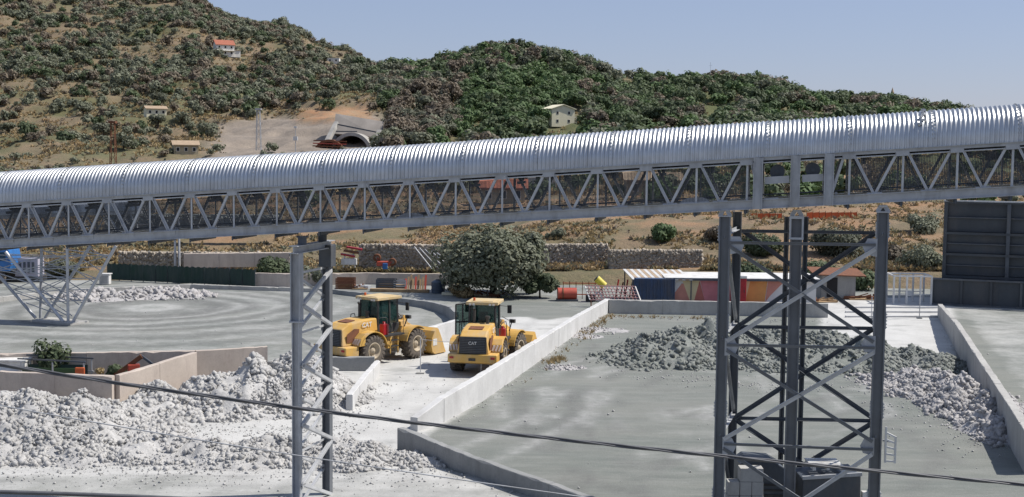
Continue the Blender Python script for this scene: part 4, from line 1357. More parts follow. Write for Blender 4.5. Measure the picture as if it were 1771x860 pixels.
make_loader('yellow wheel loader seen from behind with its cab door open, beside the ramp wall', loader_at(G(828, 642), (-1.6, 0), yb), yb, math.radians(-15), True)

# chain barrier across the ramp behind the loaders
b0, b1 = G(727, 646), G(832, 650)
t = thing('ramp_barrier', 'thin wire barrier on two slim posts across the ramp', 'barrier', tuple(b0))
for p in (b0, b1):
    m = MB(); m.cyl(p, p + ZU * 1.75, .022, n=8); m.build('post', M_GALV_L, t)
    m = MB(); m.box(p + ZU * .03, (.4, .3, .05)); m.build('post_foot', M_CONC, t)
m = MB(); m.tube([b0.lerp(b1, i / 12) + ZU * (1.72 - .1 * math.sin(math.pi * i / 12)) for i in range(13)], .012, 5); m.build('wire', M_GALV, t)

# ================================================================== big steel bin at right
bA = G(1611, 527)
bB = G(1771, 535)
bd = (bB - bA); bd.z = 0; bd.normalize()
bn = Vector((-bd.y, bd.x, 0))
if bn.y < 0: bn = -bn
def bp(s, n, z): return V(bA.x, bA.y, 0) + bd * s + bn * n + ZU * z
px_m = F / bA.y
lowH = 47 / px_m
topZ = CAMZ - (347 - 271) / F * (bA.y + 1.6)
LBIN = 13.0
bin_ = thing('steel_bin', 'huge charcoal ribbed steel bin wall at the right edge', 'bin', tuple(bp(0, 0, 0)))
nL = 8
stp = 48 / px_m
for i in range(nL):
    s0 = i * stp
    m = MB(); m.beam(bp(s0 + .08, .14, lowH / 2), bp(s0 + stp - .08, .14, lowH / 2), .03, lowH - .2); m.build('low_panel', M_BIN, bin_)
    m = MB(); m.beam(bp(s0, .05, .02), bp(s0, .05, lowH - .14), .15, .16, bd); m.build('low_post', M_BIN if i % 3 else M_STEEL_D, bin_)
m = MB(); m.beam(bp(-.08, .07, lowH - .06), bp(nL * stp, .07, lowH - .06), .3, .13); m.build('low_rail', M_STEEL_D, bin_)
m = MB(); m.beam(bp(-.08, .02, .07), bp(nL * stp, .02, .07), .24, .12); m.build('low_rail', M_STEEL_D, bin_)
x0 = (1628 - 1611) / px_m
rows_ = [lowH, lowH + (480 - 441) / px_m, lowH + (480 - 404) / px_m, topZ - .12]
colsx = [x0 + k * (1731 - 1628) / px_m for k in range(4)]
for i in range(3):
    for j in range(3):
        z0, z1 = rows_[i] + .14, rows_[i + 1] - .06
        s0, s1 = colsx[j] + .14, colsx[j + 1] - .14
        zm = (z0 + z1) / 2
        for k in range(2):
            a, b = z0 + (z1 - z0) * k / 2, z0 + (z1 - z0) * (k + 1) / 2
            m = MB(); m.beam(bp(s0, 1.75 + .03 * k, (a + b) / 2), bp(s1, 1.75 + .03 * k, (a + b) / 2), .05, b - a - .03); m.build('wall_panel', M_BIN, bin_)
        m = MB(); m.beam(bp(s0, 1.62, zm), bp(s1, 1.62, zm), .2, .07); m.build('panel_rib', M_STEEL_D, bin_)
for z in rows_:
    m = MB(); m.beam(bp(x0 - .1, 1.5, z + .03), bp(colsx[-1], 1.5, z + .03), .32, .18); m.build('wall_rail', M_BIN, bin_)
for s in colsx:
    m = MB(); m.beam(bp(s, 1.5, .1), bp(s, 1.5, topZ), .30, .26, bd); m.build('wall_post', M_STEEL_D if s > colsx[0] + .1 else M_BIN, bin_)
m = MB(); m.hexa([bp(a, b, z) for z in (.1, topZ - .2) for a, b in ((x0 + .02, 1.9), (colsx[-1], 1.9), (colsx[-1], 7.5), (x0 + .02, 7.5))]); m.build('bin_body', M_BIN, bin_)
m = MB(); m.beam(bp(x0 - .15, 1.42, topZ - .0), bp(colsx[-1], 1.42, topZ - .0), .42, .10); m.build('top_rail', M_GALV, bin_)

# white steel frame beside it
fz = thing('pergola', 'open white steel pergola of slim posts beside the charcoal bin', 'pergola', tuple(G(1575, 526)))
q0 = G(1545, 526)
fd = V(1, -.06, 0).normalized(); fn = V(.06, 1, 0).normalized()
for i, x in enumerate((0, .95, 1.95, 2.75)):
    for n in (0, 2.2):
        m = MB(); m.beam(q0 + fd * x + fn * n, q0 + fd * x + fn * n + ZU * 2.05, .12, .12); m.build('post', M_WHITE, fz)
for n in (0, 2.2):
    m = MB(); m.beam(q0 + fd * -.06 + fn * n + ZU * 2.1, q0 + fd * 2.81 + fn * n + ZU * 2.1, .13, .11); m.build('top_rail', M_WHITE, fz)
    m = MB(); m.beam(q0 + fn * n + ZU * .75, q0 + fd * 2.75 + fn * n + ZU * .75, .05, .06); m.build('mid_rail', M_GALV, fz)
for x in (0, 2.75):
    m = MB(); m.beam(q0 + fd * x + ZU * 2.1 + fn * .07, q0 + fd * x + fn * 2.13 + ZU * 2.1, .1, .1); m.build('top_rail', M_WHITE, fz)
m = MB(); m.box(q0 + fd * 1.3 + fn * .8 + ZU * .75, (.5, .04, .4)); m.build('notice_board', M_WHITE, fz)
# rope posts on the white slab
for i, (x, y, h) in enumerate(((1590, 551, 2.6), (1507, 552, 1.5))):
    p = G(x, y)
    t = thing('slab_post', ('tall slim post' if i == 0 else 'short slim post') + ' standing on the white slab near the frame', 'post', tuple(p))
    m = MB(); m.cyl(p, p + ZU * h, .03, n=8); m.build('shaft', M_GALV, t)
    m = MB(); m.box(p + ZU * .03, (.3, .3, .05)); m.build('foot', M_STEEL_D, t)
for i, y in enumerate((533, 541, 549)):
    a, b = G(1462, y), G(1632, y)
    m = MB(); m.beam(a + ZU * .06, b + ZU * .06, .22, .13)
    o = m.build('slab_kerb', M_CONC_W, None, .02)
    tag(o, ['farthest', 'middle', 'nearest'][i] + ' of three low concrete kerbs across the white slab', 'kerb')

# ================================================================== concrete blocks and machines under the tower
blk = None
def cblock(p, rz, label):
    global blk
    if blk is None:
        m = MB(); m.box((0, 0, .198), (.33, .42, .392))
        o = m.build('concrete_block', M_CONC, None, .012); blk = o
        o.location = p
    else:
        o = blk.copy(); COL.objects.link(o); o.location = p
    o.rotation_euler = (0, 0, rz)
    return tag(o, label, 'concrete block', 'concrete blocks stacked under the lattice tower')
q = A(1258, 830, 36.2)
for lay in range(5):
    for c in range(3):
        if lay == 4 and c == 0: continue
        cblock((q.x + .15 + c * .345 + random.uniform(-.01, .01), q.y, lay * .40), random.uniform(-.03, .03), 'pale concrete block, ' + ['left', 'middle', 'right'][c] + ' one in the ' + ['bottom', 'second', 'third', 'fourth', 'top'][lay] + ' course of the stack by the tower foot')
gen = A(1318, 800, 37.2)
t = thing('generator', 'dark boxy machine behind the concrete blocks under the tower', 'machine', (gen.x, gen.y, 0))
c = V(gen.x, gen.y, 0)
m = MB(); m.prism([(-.75, .15), (.75, .15), (.75, 1.5), (.55, 1.85), (.2, 2.05), (-.55, 2.1), (-.75, 1.95)], -.5, .5); m.v = [(a + c.x, b + c.y, z) for a, b, z in m.v]; m.build('housing', M_STEEL_D, t, .03)
m = MB(); m.box(c + V(-.62, -.55, 1.55), (.3, .12, .35)); m.build('control_box', M_BLK, t, .02)
for k in range(5):
    m = MB(); m.box(c + V(.1, -.515, .7 + k * .16), (.9, .03, .06)); m.build('louvre', M_BLK, t)
m = MB(); m.box(c + V(0, 0, .08), (1.6, 1.1, .15)); m.build('skid', M_BLK, t)
gen = A(1432, 818, 37.0)
c = V(gen.x, gen.y, 0)
t = thing('hopper', 'dark sloping steel hopper between the tower legs with a white pallet on top', 'hopper', (gen.x, gen.y, 0))
m = MB(); m.prism([(-.9, .55), (.55, .2), (.8, .9), (.78, 1.75), (-.9, 1.62)], -.7, .7); m.v = [(a + c.x, b + c.y, z) for a, b, z in m.v]; m.build('body', M_STEEL_D, t, .03)
for sx in (-.7, .5):
    for sy in (-.55, .55):
        m = MB(); m.beam(c + V(sx, sy, 0), c + V(sx, sy, .6), .1, .1); m.build('leg', M_STEEL_D, t)
m = MB(); m.beam(c + V(-.92, -.72, 1.66), c + V(.8, -.72, 1.79), .08, .1); m.build('rim', M_GALV, t)
m = MB(); m.box(c + V(.95, -.5, 1.05), (.16, .2, .36)); m.build('lamp_box', M_WHITE, t, .02)
p = thing('pallet', 'white slatted pallet lying on the dark hopper', 'pallet', tuple(c + V(-.1, .1, 1.80)))
for k in range(5):
    m = MB(); m.box(c + V(-.1, -.35 + k * .22, 1.92), (.95, .13, .03)); m.build('slat', M_WHITE, p)
for k in range(3):
    m = MB(); m.box(c + V(-.5 + k * .4, .1, 1.855), (.09, 1.0, .09)); m.build('bearer', M_WHITE, p)
q = tp(1540, 770, -.1)
t = thing('rung_frame', 'small white ladder-like bracket hung on the right leg of the lattice tower', 'ladder', tuple(q))
for k, (a, b) in enumerate(((-.13, -.45), (.13, -.5))):
    m = MB(); m.beam(q + HD * a - ZU * .5, q + HD * (a + .0) + ZU * (.5 if k == 0 else .25), .05, .05); m.build('stile', M_WHITE, t)
for k in range(5):
    m = MB(); m.beam(q - HD * .13 + ZU * (-.45 + .2 * k), q + HD * .13 + ZU * (-.45 + .17 * k), .06, .045); m.build('rung', M_WHITE, t)
m = MB(); m.beam(q - HD * .2 + ZU * .1 + GN * .1, q + HD * .0 + ZU * .1, .04, .05); m.build('hook', M_GALV, t)

# ================================================================== cables in front
def strands(name, label, pts, Y, r, n=3, pitch=.9, mat=M_CABLE):
    P = [A(a, b, Y) for a, b in pts]
    xs = np.array([p.x for p in P]); zs = np.array([p.z for p in P])
    co = np.polyfit(xs, zs, 2 if len(P) < 5 else 3)
    X = np.linspace(xs[0] - 3, xs[-1] + 3, 260)
    t = thing(name, label, 'cable', (X[0], Y, float(np.polyval(co, X[0]))))
    for k in range(n):
        pp = []
        for x in X:
            ph = 2 * math.pi * (x / pitch + k / n)
            o = r * .62 if n > 1 else 0
            pp.append((x, Y + o * math.cos(ph), float(np.polyval(co, x)) + o * math.sin(ph)))
        m = MB(); m.tube(pp, r * (.55 if n > 1 else 1), 6); m.build('strand', mat, t)
    return t
strands('power_cable', 'thick twisted dark cable bundle sagging right across the picture', [(0, 630), (105, 648), (300, 678), (513, 705), (800, 740), (1250, 790), (1771, 838)], 17, .025, 3, 2.3)
strands('thin_wire', 'single thin pale wire below the thick cable at lower left', [(0, 701), (140, 727), (499, 785), (674, 812), (871, 841), (1005, 859)], 17.5, .0085, 1, mat=M_GALV)
strands('handrail_pipe', 'black pipe cutting across the bottom left corner', [(0, 851), (130, 855), (300, 862)], 12.5, .022, 1)

# ================================================================== things beyond the yard
def ground(px, py, lo=112, hi=900):
    """where the sight line first meets the terrain"""
    d = ray(px, py)
    Ys = np.arange(lo, hi, .5)
    xs = d.x / d.y * Ys
    zs = CAMZ + d.z / d.y * Ys
    hit = np.where(zter(xs, Ys) >= zs)[0]
    Y = Ys[hit[0]] if len(hit) else Ys[-1] * .85
    X = d.x / d.y * Y
    return V(X, Y, float(zter(X, Y)))
def house(name, label, px, py, w, h, dep, wallm, roofm, yaw=0.0, roof='gable', storeys=2, nwin=2, rise=1.4, cat='house', extras=None):
    b = ground(px, py)
    t = thing(name, label, cat, tuple(b - ZU * .6), yaw)
    h = h + .6
    def put(m, n, mat, bev=0): return m.build(n, mat, t, bev, local=True)
    m = MB(); m.box((0, dep / 2, h / 2), (w, dep, h)); put(m, 'wall', wallm)
    ov = .5
    if roof == 'gable_front':
        m = MB(); m.prism([(-w / 2, h), (w / 2, h), (0, h + rise)], 0.01, dep - .01); put(m, 'gable', wallm)
        for s in (-1, 1):
            a = (s * (w / 2 + ov), h - rise * ov / (w / 2) + .02); q = (0, h + rise + .02)
            m = MB(); m.prism([a, q, (q[0], q[1] + .22), (a[0], a[1] + .22)], -ov, dep + ov); put(m, 'roof', roofm)
    elif roof == 'gable':
        for s in (0, 1):
            y0, y1 = (-ov, dep / 2) if s == 0 else (dep + ov, dep / 2)
            m = MB(); m.add([(x, y, z + k) for k in (0, .2) for x, y, z in ((-w / 2 - ov, y0, h - .3), (w / 2 + ov, y0, h - .3), (w / 2 + ov, y1, h + rise), (-w / 2 - ov, y1, h + rise))],
                            [(0, 1, 2, 3), (7, 6, 5, 4), (0, 4, 5, 1), (1, 5, 6, 2), (2, 6, 7, 3), (3, 7, 4, 0)]); put(m, 'roof', roofm)
        m = MB()
        for x in (-w / 2 + .1, w / 2 - .1):
            m.add([(x - .1, 0, h), (x - .1, dep, h), (x - .1, dep / 2, h + rise - .1), (x + .1, 0, h), (x + .1, dep, h), (x + .1, dep / 2, h + rise - .1)], [(0, 1, 2), (5, 4, 3), (0, 3, 4, 1), (1, 4, 5, 2), (2, 5, 3, 0)])
        put(m, 'gable', wallm)
    else:
        m = MB(); m.box((0, dep / 2, h + .12), (w + .3, dep + .3, .24)); put(m, 'roof', roofm)
    sh = (h - .6) / storeys
    for s in range(storeys):
        for k in range(nwin):
            x = (k + .5) / nwin * w - w / 2
            z = .6 + sh * s + sh * .52
            m = MB(); m.box((x, -.01, z), (1.0, .1, 1.25)); f = put(m, 'window', M_WHITEWALL)
            m = MB(); m.box((x, -.075, z), (.78, .03, 1.02)); m.build('pane', M_DARKHOLE, f, 0, local=True)
    if extras: extras(put, w, h, dep)
    return t
def ex_balcony(put, w, h, dep):
    m = MB(); m.box((w / 2 + .9, dep * .35, h * .55), (1.8, dep * .6, .25)); put(m, 'balcony', M_WHITEWALL)
    m = MB(); m.box((w / 2 + .9, dep * .05, h * .25), (.3, .3, h * .5)); put(m, 'balcony_post', M_WHITEWALL)
def ex_annex(put, w, h, dep):
    m = MB(); m.box((w / 2 + 1.6, dep * .4, h * .28), (3.2, dep * .7, h * .56)); put(m, 'annex', M_WHITEWALL)
    m = MB(); m.box((w / 2 + 1.6, dep * .4, h * .58), (3.6, dep * .8, .25)); put(m, 'annex_roof', M_ROOFOLD)
    m = MB(); m.box((0, -.6, h * .5), (w + .4, 1.2, .2)); put(m, 'balcony', M_WHITEWALL)
house('farmhouse', 'white house with red tiled roof high on the left hill', 390, 97, 9.2, 5.6, 8, M_WHITEWALL, M_ROOFRED, .45, 'gable', 2, 3, 2.4, extras=ex_annex)
house('hut', 'small yellow-walled hut low on the left hill', 271, 201, 7.5, 2.9, 5, M_CREAM, M_ROOFOLD, .5, 'gable', 1, 3, .8, cat='hut')
house('stone_ruin', 'old stone farm building just above the conveyor at left', 322, 269, 7.0, 3.0, 6, M_OLDWALL, M_ROOFOLD, .35, 'gable', 1, 3, 1.0)
house('villa', 'cream two-storey house with low gable among green trees', 974, 217, 9.4, 6.0, 9, M_CREAM, M_CREAM, .42, 'gable_front', 2, 2, 1.5, extras=ex_balcony)
house('white_cottage', 'tiny white cottage on the slope near the left ridge', 576, 109, 6.5, 2.6, 5, M_WHITEWALL, M_OLDWALL, 0, 'flat', 1, 2)
house('ridge_house', 'small dark-roofed house on the saddle of the skyline', 645, 109, 7.5, 3.4, 6, M_WHITEWALL, M_ROOFRED, -.3, 'gable', 1, 2, 1.4)
house('hilltop_hut', 'small white hut near the top left of the picture', 150, 20, 5, 3, 4, M_WHITEWALL, M_WHITEWALL, 0, 'flat', 1, 2, cat='hut')
# far church tower on the right ridge
b = ground(1543, 176)
t = thing('bell_tower', 'thin stone bell tower rising from the trees on the right ridge', 'tower', tuple(b))
m = MB(); m.box(b + ZU * 5, (2.2, 2.2, 10)); m.build('shaft', M_OLDWALL, t)
m = MB(); m.box(b + ZU * 11.2, (1.7, 1.7, 2.4)); m.build('belfry', M_OLDWALL, t)
m = MB(); m.cyl(b + ZU * 12.4, b + ZU * 15.5, 1.0, .05, n=8); m.build('spire', M_ROOFOLD, t)
b = ground(1228, 148)
t = thing('antenna_mast', 'hair-thin antenna mast on the ridge above the conveyor', 'mast', tuple(b))
m = MB(); m.cyl(b, b + ZU * 11, .09, .05, n=6); m.build('pole', M_GALV, t)
m = MB(); m.beam(b + V(-.8, 0, 9.5), b + V(.8, 0, 9.5), .06, .06); m.build('crossarm', M_GALV, t)

# tunnel mouth with raked concrete buttresses
tb = ground(588, 262, 380, 460)
tb = V(tb.x, 405, 10.2)
tun = thing('tunnel_portal', 'round concrete tunnel mouth with raked buttresses in the hillside cut', 'tunnel', tuple(tb))
sc_ = 405 / F * 1.12
def tq(dx, dz, y): return tb + V(dx * sc_, y, dz * sc_)
def arch(m, cx, cz, r0, r1, y0, y1, a0=0.0, a1=math.pi, n=22):
    vv = []
    for i in range(n + 1):
        a = a0 + (a1 - a0) * i / n
        for r, y in ((r0, y0), (r1, y0), (r1, y1), (r0, y1)):
            vv.append(tq(cx + r * math.cos(a), cz + r * math.sin(a), y))
    ff = []
    for i in range(n):
        p, q = i * 4, i * 4 + 4
        ff += [(p + j, p + (j + 1) % 4, q + (j + 1) % 4, q + j) for j in range(4)]
    m.add(vv, ff + [(0, 1, 2, 3), (n * 4 + 3, n * 4 + 2, n * 4 + 1, n * 4)])
m = MB(); arch(m, 12, 0, 26, 31, -4, 14); m.build('arch_ring', M_TUNNEL, tun)
m = MB(); arch(m, 12, 0, 0.5, 26, 9, 9.3, n=22); m.build('bore', M_DARKHOLE, tun)
m = MB(); arch(m, -20, -4, 20, 24, -7, 2); m.build('formwork_arch', M_RUST, tun)
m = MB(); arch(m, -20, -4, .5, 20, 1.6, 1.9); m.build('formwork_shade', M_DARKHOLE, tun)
for k in range(3):
    m = MB(); m.beam(tq(-44, 10 + 4 * k, -8 + k), tq(6, 9 + 4 * k, -8 + k), .5, .35); m.build('formwork_beam', M_REDP if k % 2 else M_RUST, tun)
for k in range(6):
    m = MB(); m.beam(tq(-38 + k * 8, -16, -8), tq(-38 + k * 8, 10, -8), .3, .3); m.build('formwork_post', M_RUST, tun)
for x0_, x1_ in ((-36, -24), (38, 50)):
    pass
for a, b_ in (((-30, 8), (-17, 46)), ((42, -2), (50, 34))):
    m = MB(); m.beam(tq(a[0], a[1], -3), tq(b_[0], b_[1], 6), 1.4, 1.4); m.build('buttress', M_TUNNEL, tun, .08)
m = MB(); m.beam(tq(-16, 44, 5.2), tq(48, 32, 5.2), .5, .45); m.build('header_beam', M_STEEL_D, tun)
m = MB(); m.beam(tq(-18, 33, 4), tq(16, 33, 4), .4, .35); m.build('header_beam', M_STEEL_D, tun)
m = MB(); m.add([tq(*p) for p in ((50, -20, -2), (92, -16, 2), (50, 14, 2), (50, -20, 8), (92, -16, 8), (50, 14, 8))], [(0, 1, 2), (5, 4, 3), (0, 3, 4, 1), (1, 4, 5, 2), (2, 5, 3, 0)]); m.build('wing_wall', M_TUNNEL, tun)
m = MB(); m.add([tq(*p) for p in ((-90, -20, -4), (-38, -20, -4), (-30, 12, 2), (-90, -10, 2), (-90, -20, 4), (-38, -20, 4), (-30, 12, 8), (-90, -10, 8))], [(3, 2, 1, 0), (4, 5, 6, 7), (0, 1, 5, 4), (1, 2, 6, 5), (2, 3, 7, 6), (3, 0, 4, 7)]); m.build('wing_wall', M_TUNNEL, tun)
m = MB(); m.add([tq(*p) for p in ((-24, 30, 9), (52, 24, 9), (52, 50, 14), (-24, 62, 14), (-24, 26, 15), (52, 20, 15), (52, 48, 18), (-24, 60, 18))], [(3, 2, 1, 0), (4, 5, 6, 7), (0, 1, 5, 4), (1, 2, 6, 5), (2, 3, 7, 6), (3, 0, 4, 7)]); m.build('cut_face', M_SHOT, tun)

# lattice mast, lamp mast, dark pylon
def mast(name, label, px, pyt, Y, zb, w, mat, cat='mast'):
    top = A(px, pyt, Y)
    b = V(top.x, Y, zb)
    t = thing(name, label, cat, tuple(b))
    H = top.z - zb
    for sx, sy in ((-1, -1), (1, -1), (1, 1), (-1, 1)):
        m = MB(); m.beam(b + V(sx * w, sy * w, 0), b + V(sx * w * .55, sy * w * .55, H), .13, .13); m.build('leg', mat, t)
    n = int(H / (w * 2.2))
    m = MB()
    for i in range(n):
        f0, f1 = i / n, (i + 1) / n
        k0, k1_ = w * (1 - .45 * f0), w * (1 - .45 * f1)
        for (ax, ay), (bx, by) in (((-1, -1), (1, -1)), ((1, -1), (1, 1)), ((1, 1), (-1, 1)), ((-1, 1), (-1, -1))):
            s = 1 if i % 2 else -1
            p, q = (ax, ay), (bx, by)
            if s < 0: p, q = q, p
            m.beam(b + V(p[0] * k0, p[1] * k0, H * f0), b + V(q[0] * k1_, q[1] * k1_, H * f1), .08, .08)
    m.build('lattice', mat, t)
    m = MB(); m.box(b + ZU * (H + .2), (w * 2.2, w * 2.2, .5)); m.build('head', mat, t)
    return t
mast('lattice_mast', 'pale lattice mast left of the tunnel mouth', 447, 190, 395, 8, .8, M_GALV)
mast('drilling_mast', 'dark lattice mast on the dry slope at left', 195, 213, 300, 2, .75, M_RUST)
b = A(511, 222, 380); b0 = V(b.x, 380, 6)
t = thing('flood_light', 'slim floodlight mast with a white lamp beside the tunnel cut', 'lamp', tuple(b0))
m = MB(); m.cyl(b0, b, .14, .09, n=8); m.build('pole', M_GALV, t)
m = MB(); m.box(b + ZU * .3, (.9, .5, .6)); m.build('lamp_head', M_WHITE, t)
m = MB(); m.box(b - ZU * 3, (1.3, .8, 1.2)); m.build('control_box', M_WHITE, t)

# stone walls behind the yard: core and fitted stones
def stonewall(name, label, p, q, h, zb, n, mat=M_STONE, th=.9):
    p, q = V(*p), V(*q)
    t = thing(name, label, 'stone wall', tuple(p + ZU * zb))
    d = (q - p).normalized(); nn = V(d.y, -d.x, 0)
    m = MB(); m.hexa([a + nn * b + ZU * z for z, k in ((zb - .5, 1), (zb + h, .7)) for a, b in ((p, .0), (q, .0), (q, -th), (p, -th))]); m.build('core', mat, t)
    s = rng.uniform(0, (q - p).length, n); z = rng.uniform(0, h, n)
    sz = rng.uniform(.07, .22, n)
    pos = np.array([tuple(p + d * a + nn * .02 + ZU * (zb + b) - (p + ZU * zb)) for a, b in zip(s, z)])
    v, f = scatter(pos, sz)
    o = link(bpy.data.objects.new('stones', fast_mesh('stones', v, f, mat))); o.parent = t; tag(o, kind='stuff')
    return t
def at2(px, Y): return ((px - CX) / F * Y, Y, 0)
stonewall('stone_wall', 'rough dry stone retaining wall behind the scrap left of the big tree', at2(622, 111), at2(790, 111), 2.0, .8, 1800)
stonewall('stone_wall', 'low pale stone wall right of the big tree', at2(905, 113), at2(1052, 114), 1.9, .9, 1500)
stonewall('stone_wall', 'darker stone-faced bank behind the striped shelter', at2(1055, 111), at2(1215, 112), 1.9, .6, 1900, M_STONE)
stonewall('stone_wall', 'reddish stony bank right of the far V frame', at2(205, 111), at2(500, 112), 1.5, .4, 2200, M_STONE)
stonewall('stone_wall', 'long grey wall line above the beige parapet', at2(180, 124), at2(480, 124), 1.3, 3.3, 500, M_ROCKG)

# green screen fence along the far left
g0, g1 = G(186, 485), G(441, 497)
t = thing('screen_fence', 'dark green shade-net fence along the far side of the round yard', 'fence', tuple(g0))
NF = 12
for i in range(NF + 1):
    p = g0.lerp(g1, i / NF)
    m = MB(); m.cyl(p, p + ZU * 1.5, .04, n=8); m.build('post', M_STEEL_D, t)
    if i < NF:
        q = g0.lerp(g1, (i + 1) / NF)
        m = MB()
        vv, ff = [], []
        for k in range(9):
            c = p.lerp(q, k / 8) + V(0, -.05 - .05 * math.sin(k * 2.1 + i), 0)
            for z in (.08, .5, 1.0, 1.42 + .05 * math.sin(k * 1.7 + i)):
                vv.append(c + ZU * z + V(0, .03 * math.sin(z * 5 + k), 0))
        for k in range(8):
            for j in range(3):
                ff.append((k * 4 + j, k * 4 + j + 1, k * 4 + j + 5, k * 4 + j + 4))
        m.add(vv, ff, True); m.build('net_panel', M_GREENNET, t)
# pole pair above the beige parapet
for i, x in enumerate((301, 308)):
    p = V(*at2(x, 109)) + ZU * .5
    t = thing('utility_pole', ('left' if i == 0 else 'right') + ' of two pale poles standing together above the green screen', 'pole', tuple(p))
    m = MB(); m.cyl(p, p + ZU * 4.6, .11, .09, n=10); m.build('shaft', M_GALV_L, t)
    m = MB(); m.box(p + ZU * 4.4, (.4, .15, .2)); m.build('bracket', M_STEEL_D, t)
# white kiosk box and blue lorry at far left
p = G(182, 492)
t = thing('meter_box', 'small white cabinet beside the green screen at left', 'cabinet', tuple(p))
m = MB(); m.box(p + ZU * .42, (.8, .6, .8)); m.build('body', M_WHITE, t, .03)
m = MB(); m.box(p + V(0, -.31, .42), (.62, .03, .62)); m.build('door', M_CONC, t)
m = MB(); m.box(p + ZU * .86, (.95, .75, .07)); m.build('lid', M_WHITE, t)
p = V(*at2(-52, 103))
t = thing('tipper_truck', 'blue tipper truck half hidden behind the V frame at far left', 'truck', tuple(p), 0)
def tk(m, n, mat, bev=0): return m.build(n, mat, t, bev)
m = MB(); m.prism([(-1.0, 1.0), (.85, 1.0), (1.05, 1.6), (.85, 2.75), (-1.0, 2.75)], -1.15, 1.15); m.v = [(a + p.x + 2.6, b + p.y, z) for a, b, z in m.v]; tk(m, 'cab', M_BLUEB, .08)
m = MB(); m.prism([(-3.4, 1.35), (1.2, 1.35), (1.4, 2.4), (-3.6, 2.4)], -1.2, 1.2); m.v = [(a + p.x, b + p.y, z) for a, b, z in m.v]; tk(m, 'tipper_body', M_BLUEB, .05)
for k in range(5):
    m = MB(); m.box(p + V(-3 + k * .95, -1.24, 1.88), (.1, .06, 1.0)); tk(m, 'body_rib', M_WHITE)
m = MB(); m.box(p + V(0, 0, 1.05), (7, .9, .3)); tk(m, 'chassis', M_BLK)
m = MB(); m.box(p + V(2.75, -1.16, 2.2), (.9, .03, .7)); tk(m, 'cab_window', M_GLASS)
for x in (-2.6, -1.4, 2.6):
    for y in (-1.0, 1.0):
        m = MB(); lathe(m, [(-.16, .0), (-.16, .28), (-.18, .3), (-.18, .48), (-.12, .52), (.12, .52), (.18, .48), (.18, 0)], (p.x + x, p.y + y, .52), n=20); tk(m, 'wheel', M_TYRE)
p = V(*at2(48, 104))
t = thing('pump_skid', 'pale lilac-grey machine box beside the blue truck', 'machine', tuple(p))
m = MB(); m.box(p + ZU * 1.2, (1.9, 1.4, 1.5)); m.build('housing', plain('lilac_grey_paint', (.42, .40, .46), None, 2, .5), t, .05)
m = MB(); m.box(p + ZU * .25, (2.3, 1.5, .4)); m.build('skid', M_BLK, t)
for k in range(4):
    m = MB(); m.box(p + V(-.5 + k * .35, -.72, 1.2), (.2, .03, .9)); m.build('louvre', M_STEEL_D, t)

# ================================================================== scrap row, shelter, painted wall
def frameheap(name, label, px, Y, w, h, mat, cat='scrap', nb=9, zb=0.0):
    p = V(*at2(px, Y)) + ZU * zb
    t = thing(name, label, cat, tuple(p))
    for k in range(nb):
        a = p + V(random.uniform(-w / 2, w / 2), random.uniform(-.6, .6), random.uniform(.08, h * .5))
        b = a + V(random.uniform(-w * .6, w * .6), random.uniform(-.4, .4), random.uniform(-.05, h * .6))
        b.z = max(b.z, zb + .08)
        m = MB(); m.beam(a, b, random.uniform(.06, .14), random.uniform(.06, .14)); m.build('bar', mat if k % 3 else M_RUST, t)
    for k in range(3):
        c = p + V(random.uniform(-w / 2, w / 2), random.uniform(-.3, .3), h * .25)
        m = MB(); m.box(c, (w * .3, .5, h * .5), random.uniform(-.5, .5)); m.build('panel', mat, t, .02)
    m = MB(); m.box(p + ZU * .04, (w, 1.3, .08)); m.build('base_board', M_WOOD, t)
    return t
def crate(name, label, px, Y, w, h, d, mat, n=5):
    p = V(*at2(px, Y))
    t = thing(name, label, 'crate', tuple(p))
    for sx in (-1, 1):
        for sy in (-1, 1):
            m = MB(); m.box(p + V(sx * w / 2, sy * d / 2, h / 2), (.09, .09, h)); m.build('post', mat, t)
    for k in range(n):
        z = .06 + (h - .1) * k / (n - 1)
        for sy in (-1, 1):
            m = MB(); m.box(p + V(0, sy * (d / 2 + .06), z), (w + .1, .03, .10)); m.build('slat', mat, t)
    m = MB(); m.box(p + V(0, 0, .2), (w * .85, d * .85, .35)); m.build('load', M_WOOD, t)
    return t
crate('steel_stillage', 'dark metal stillage crate at the left end of the scrap row', 597, 101, 1.4, .85, .9, M_RUST)
frameheap('scrap_bundle', 'small pale scrap bundle between the stillages', 623, 101, 1.2, .5, M_GALV_L)
crate('steel_stillage', 'dark metal stillage crate in the middle of the scrap row', 668, 101, 1.5, .8, .9, M_STEEL_D)
crate('pipe_rack', 'rack of fittings right of the middle stillage', 692, 101, .9, .75, .9, M_GALV, 4)
# timber boards leaning in a row
for i in range(9):
    p = V(*at2(702 + i * 4.2, 100.6 + .1 * (i % 3)))
    hgt = .85 + .15 * ((i * 7) % 3)
    m = MB(); m.beam(p + V(0, -.25, 0), p + V(.03 * (i % 3 - 1), .25, hgt), .15, .05, (0, 1, 0))
    o = m.build('timber_board', M_WOOD if i % 4 else M_REDP, None)
    tag(o, ['orange', 'brown'][1 if i % 4 else 0] + ' board, ' + ['first', 'second', 'third', 'fourth', 'fifth', 'sixth', 'seventh', 'eighth', 'ninth'][i] + ' from the left in the upright timber row before the blue tank', 'board', 'boards leaning in the scrap row')
m = MB()
p0 = V(*at2(640, 99.2)); p1 = V(*at2(742, 98.6))
m.beam(p0 + ZU * .12, p1 + ZU * .12, .5, .22)
tag(m.build('timber_beam', M_WOOD, None, .02), 'long ochre timber lying in front of the scrap row', 'timber')
m = MB()
m.beam(V(*at2(765, 97)) + ZU * .12, V(*at2(842, 96.2)) + ZU * .12, .4, .2)
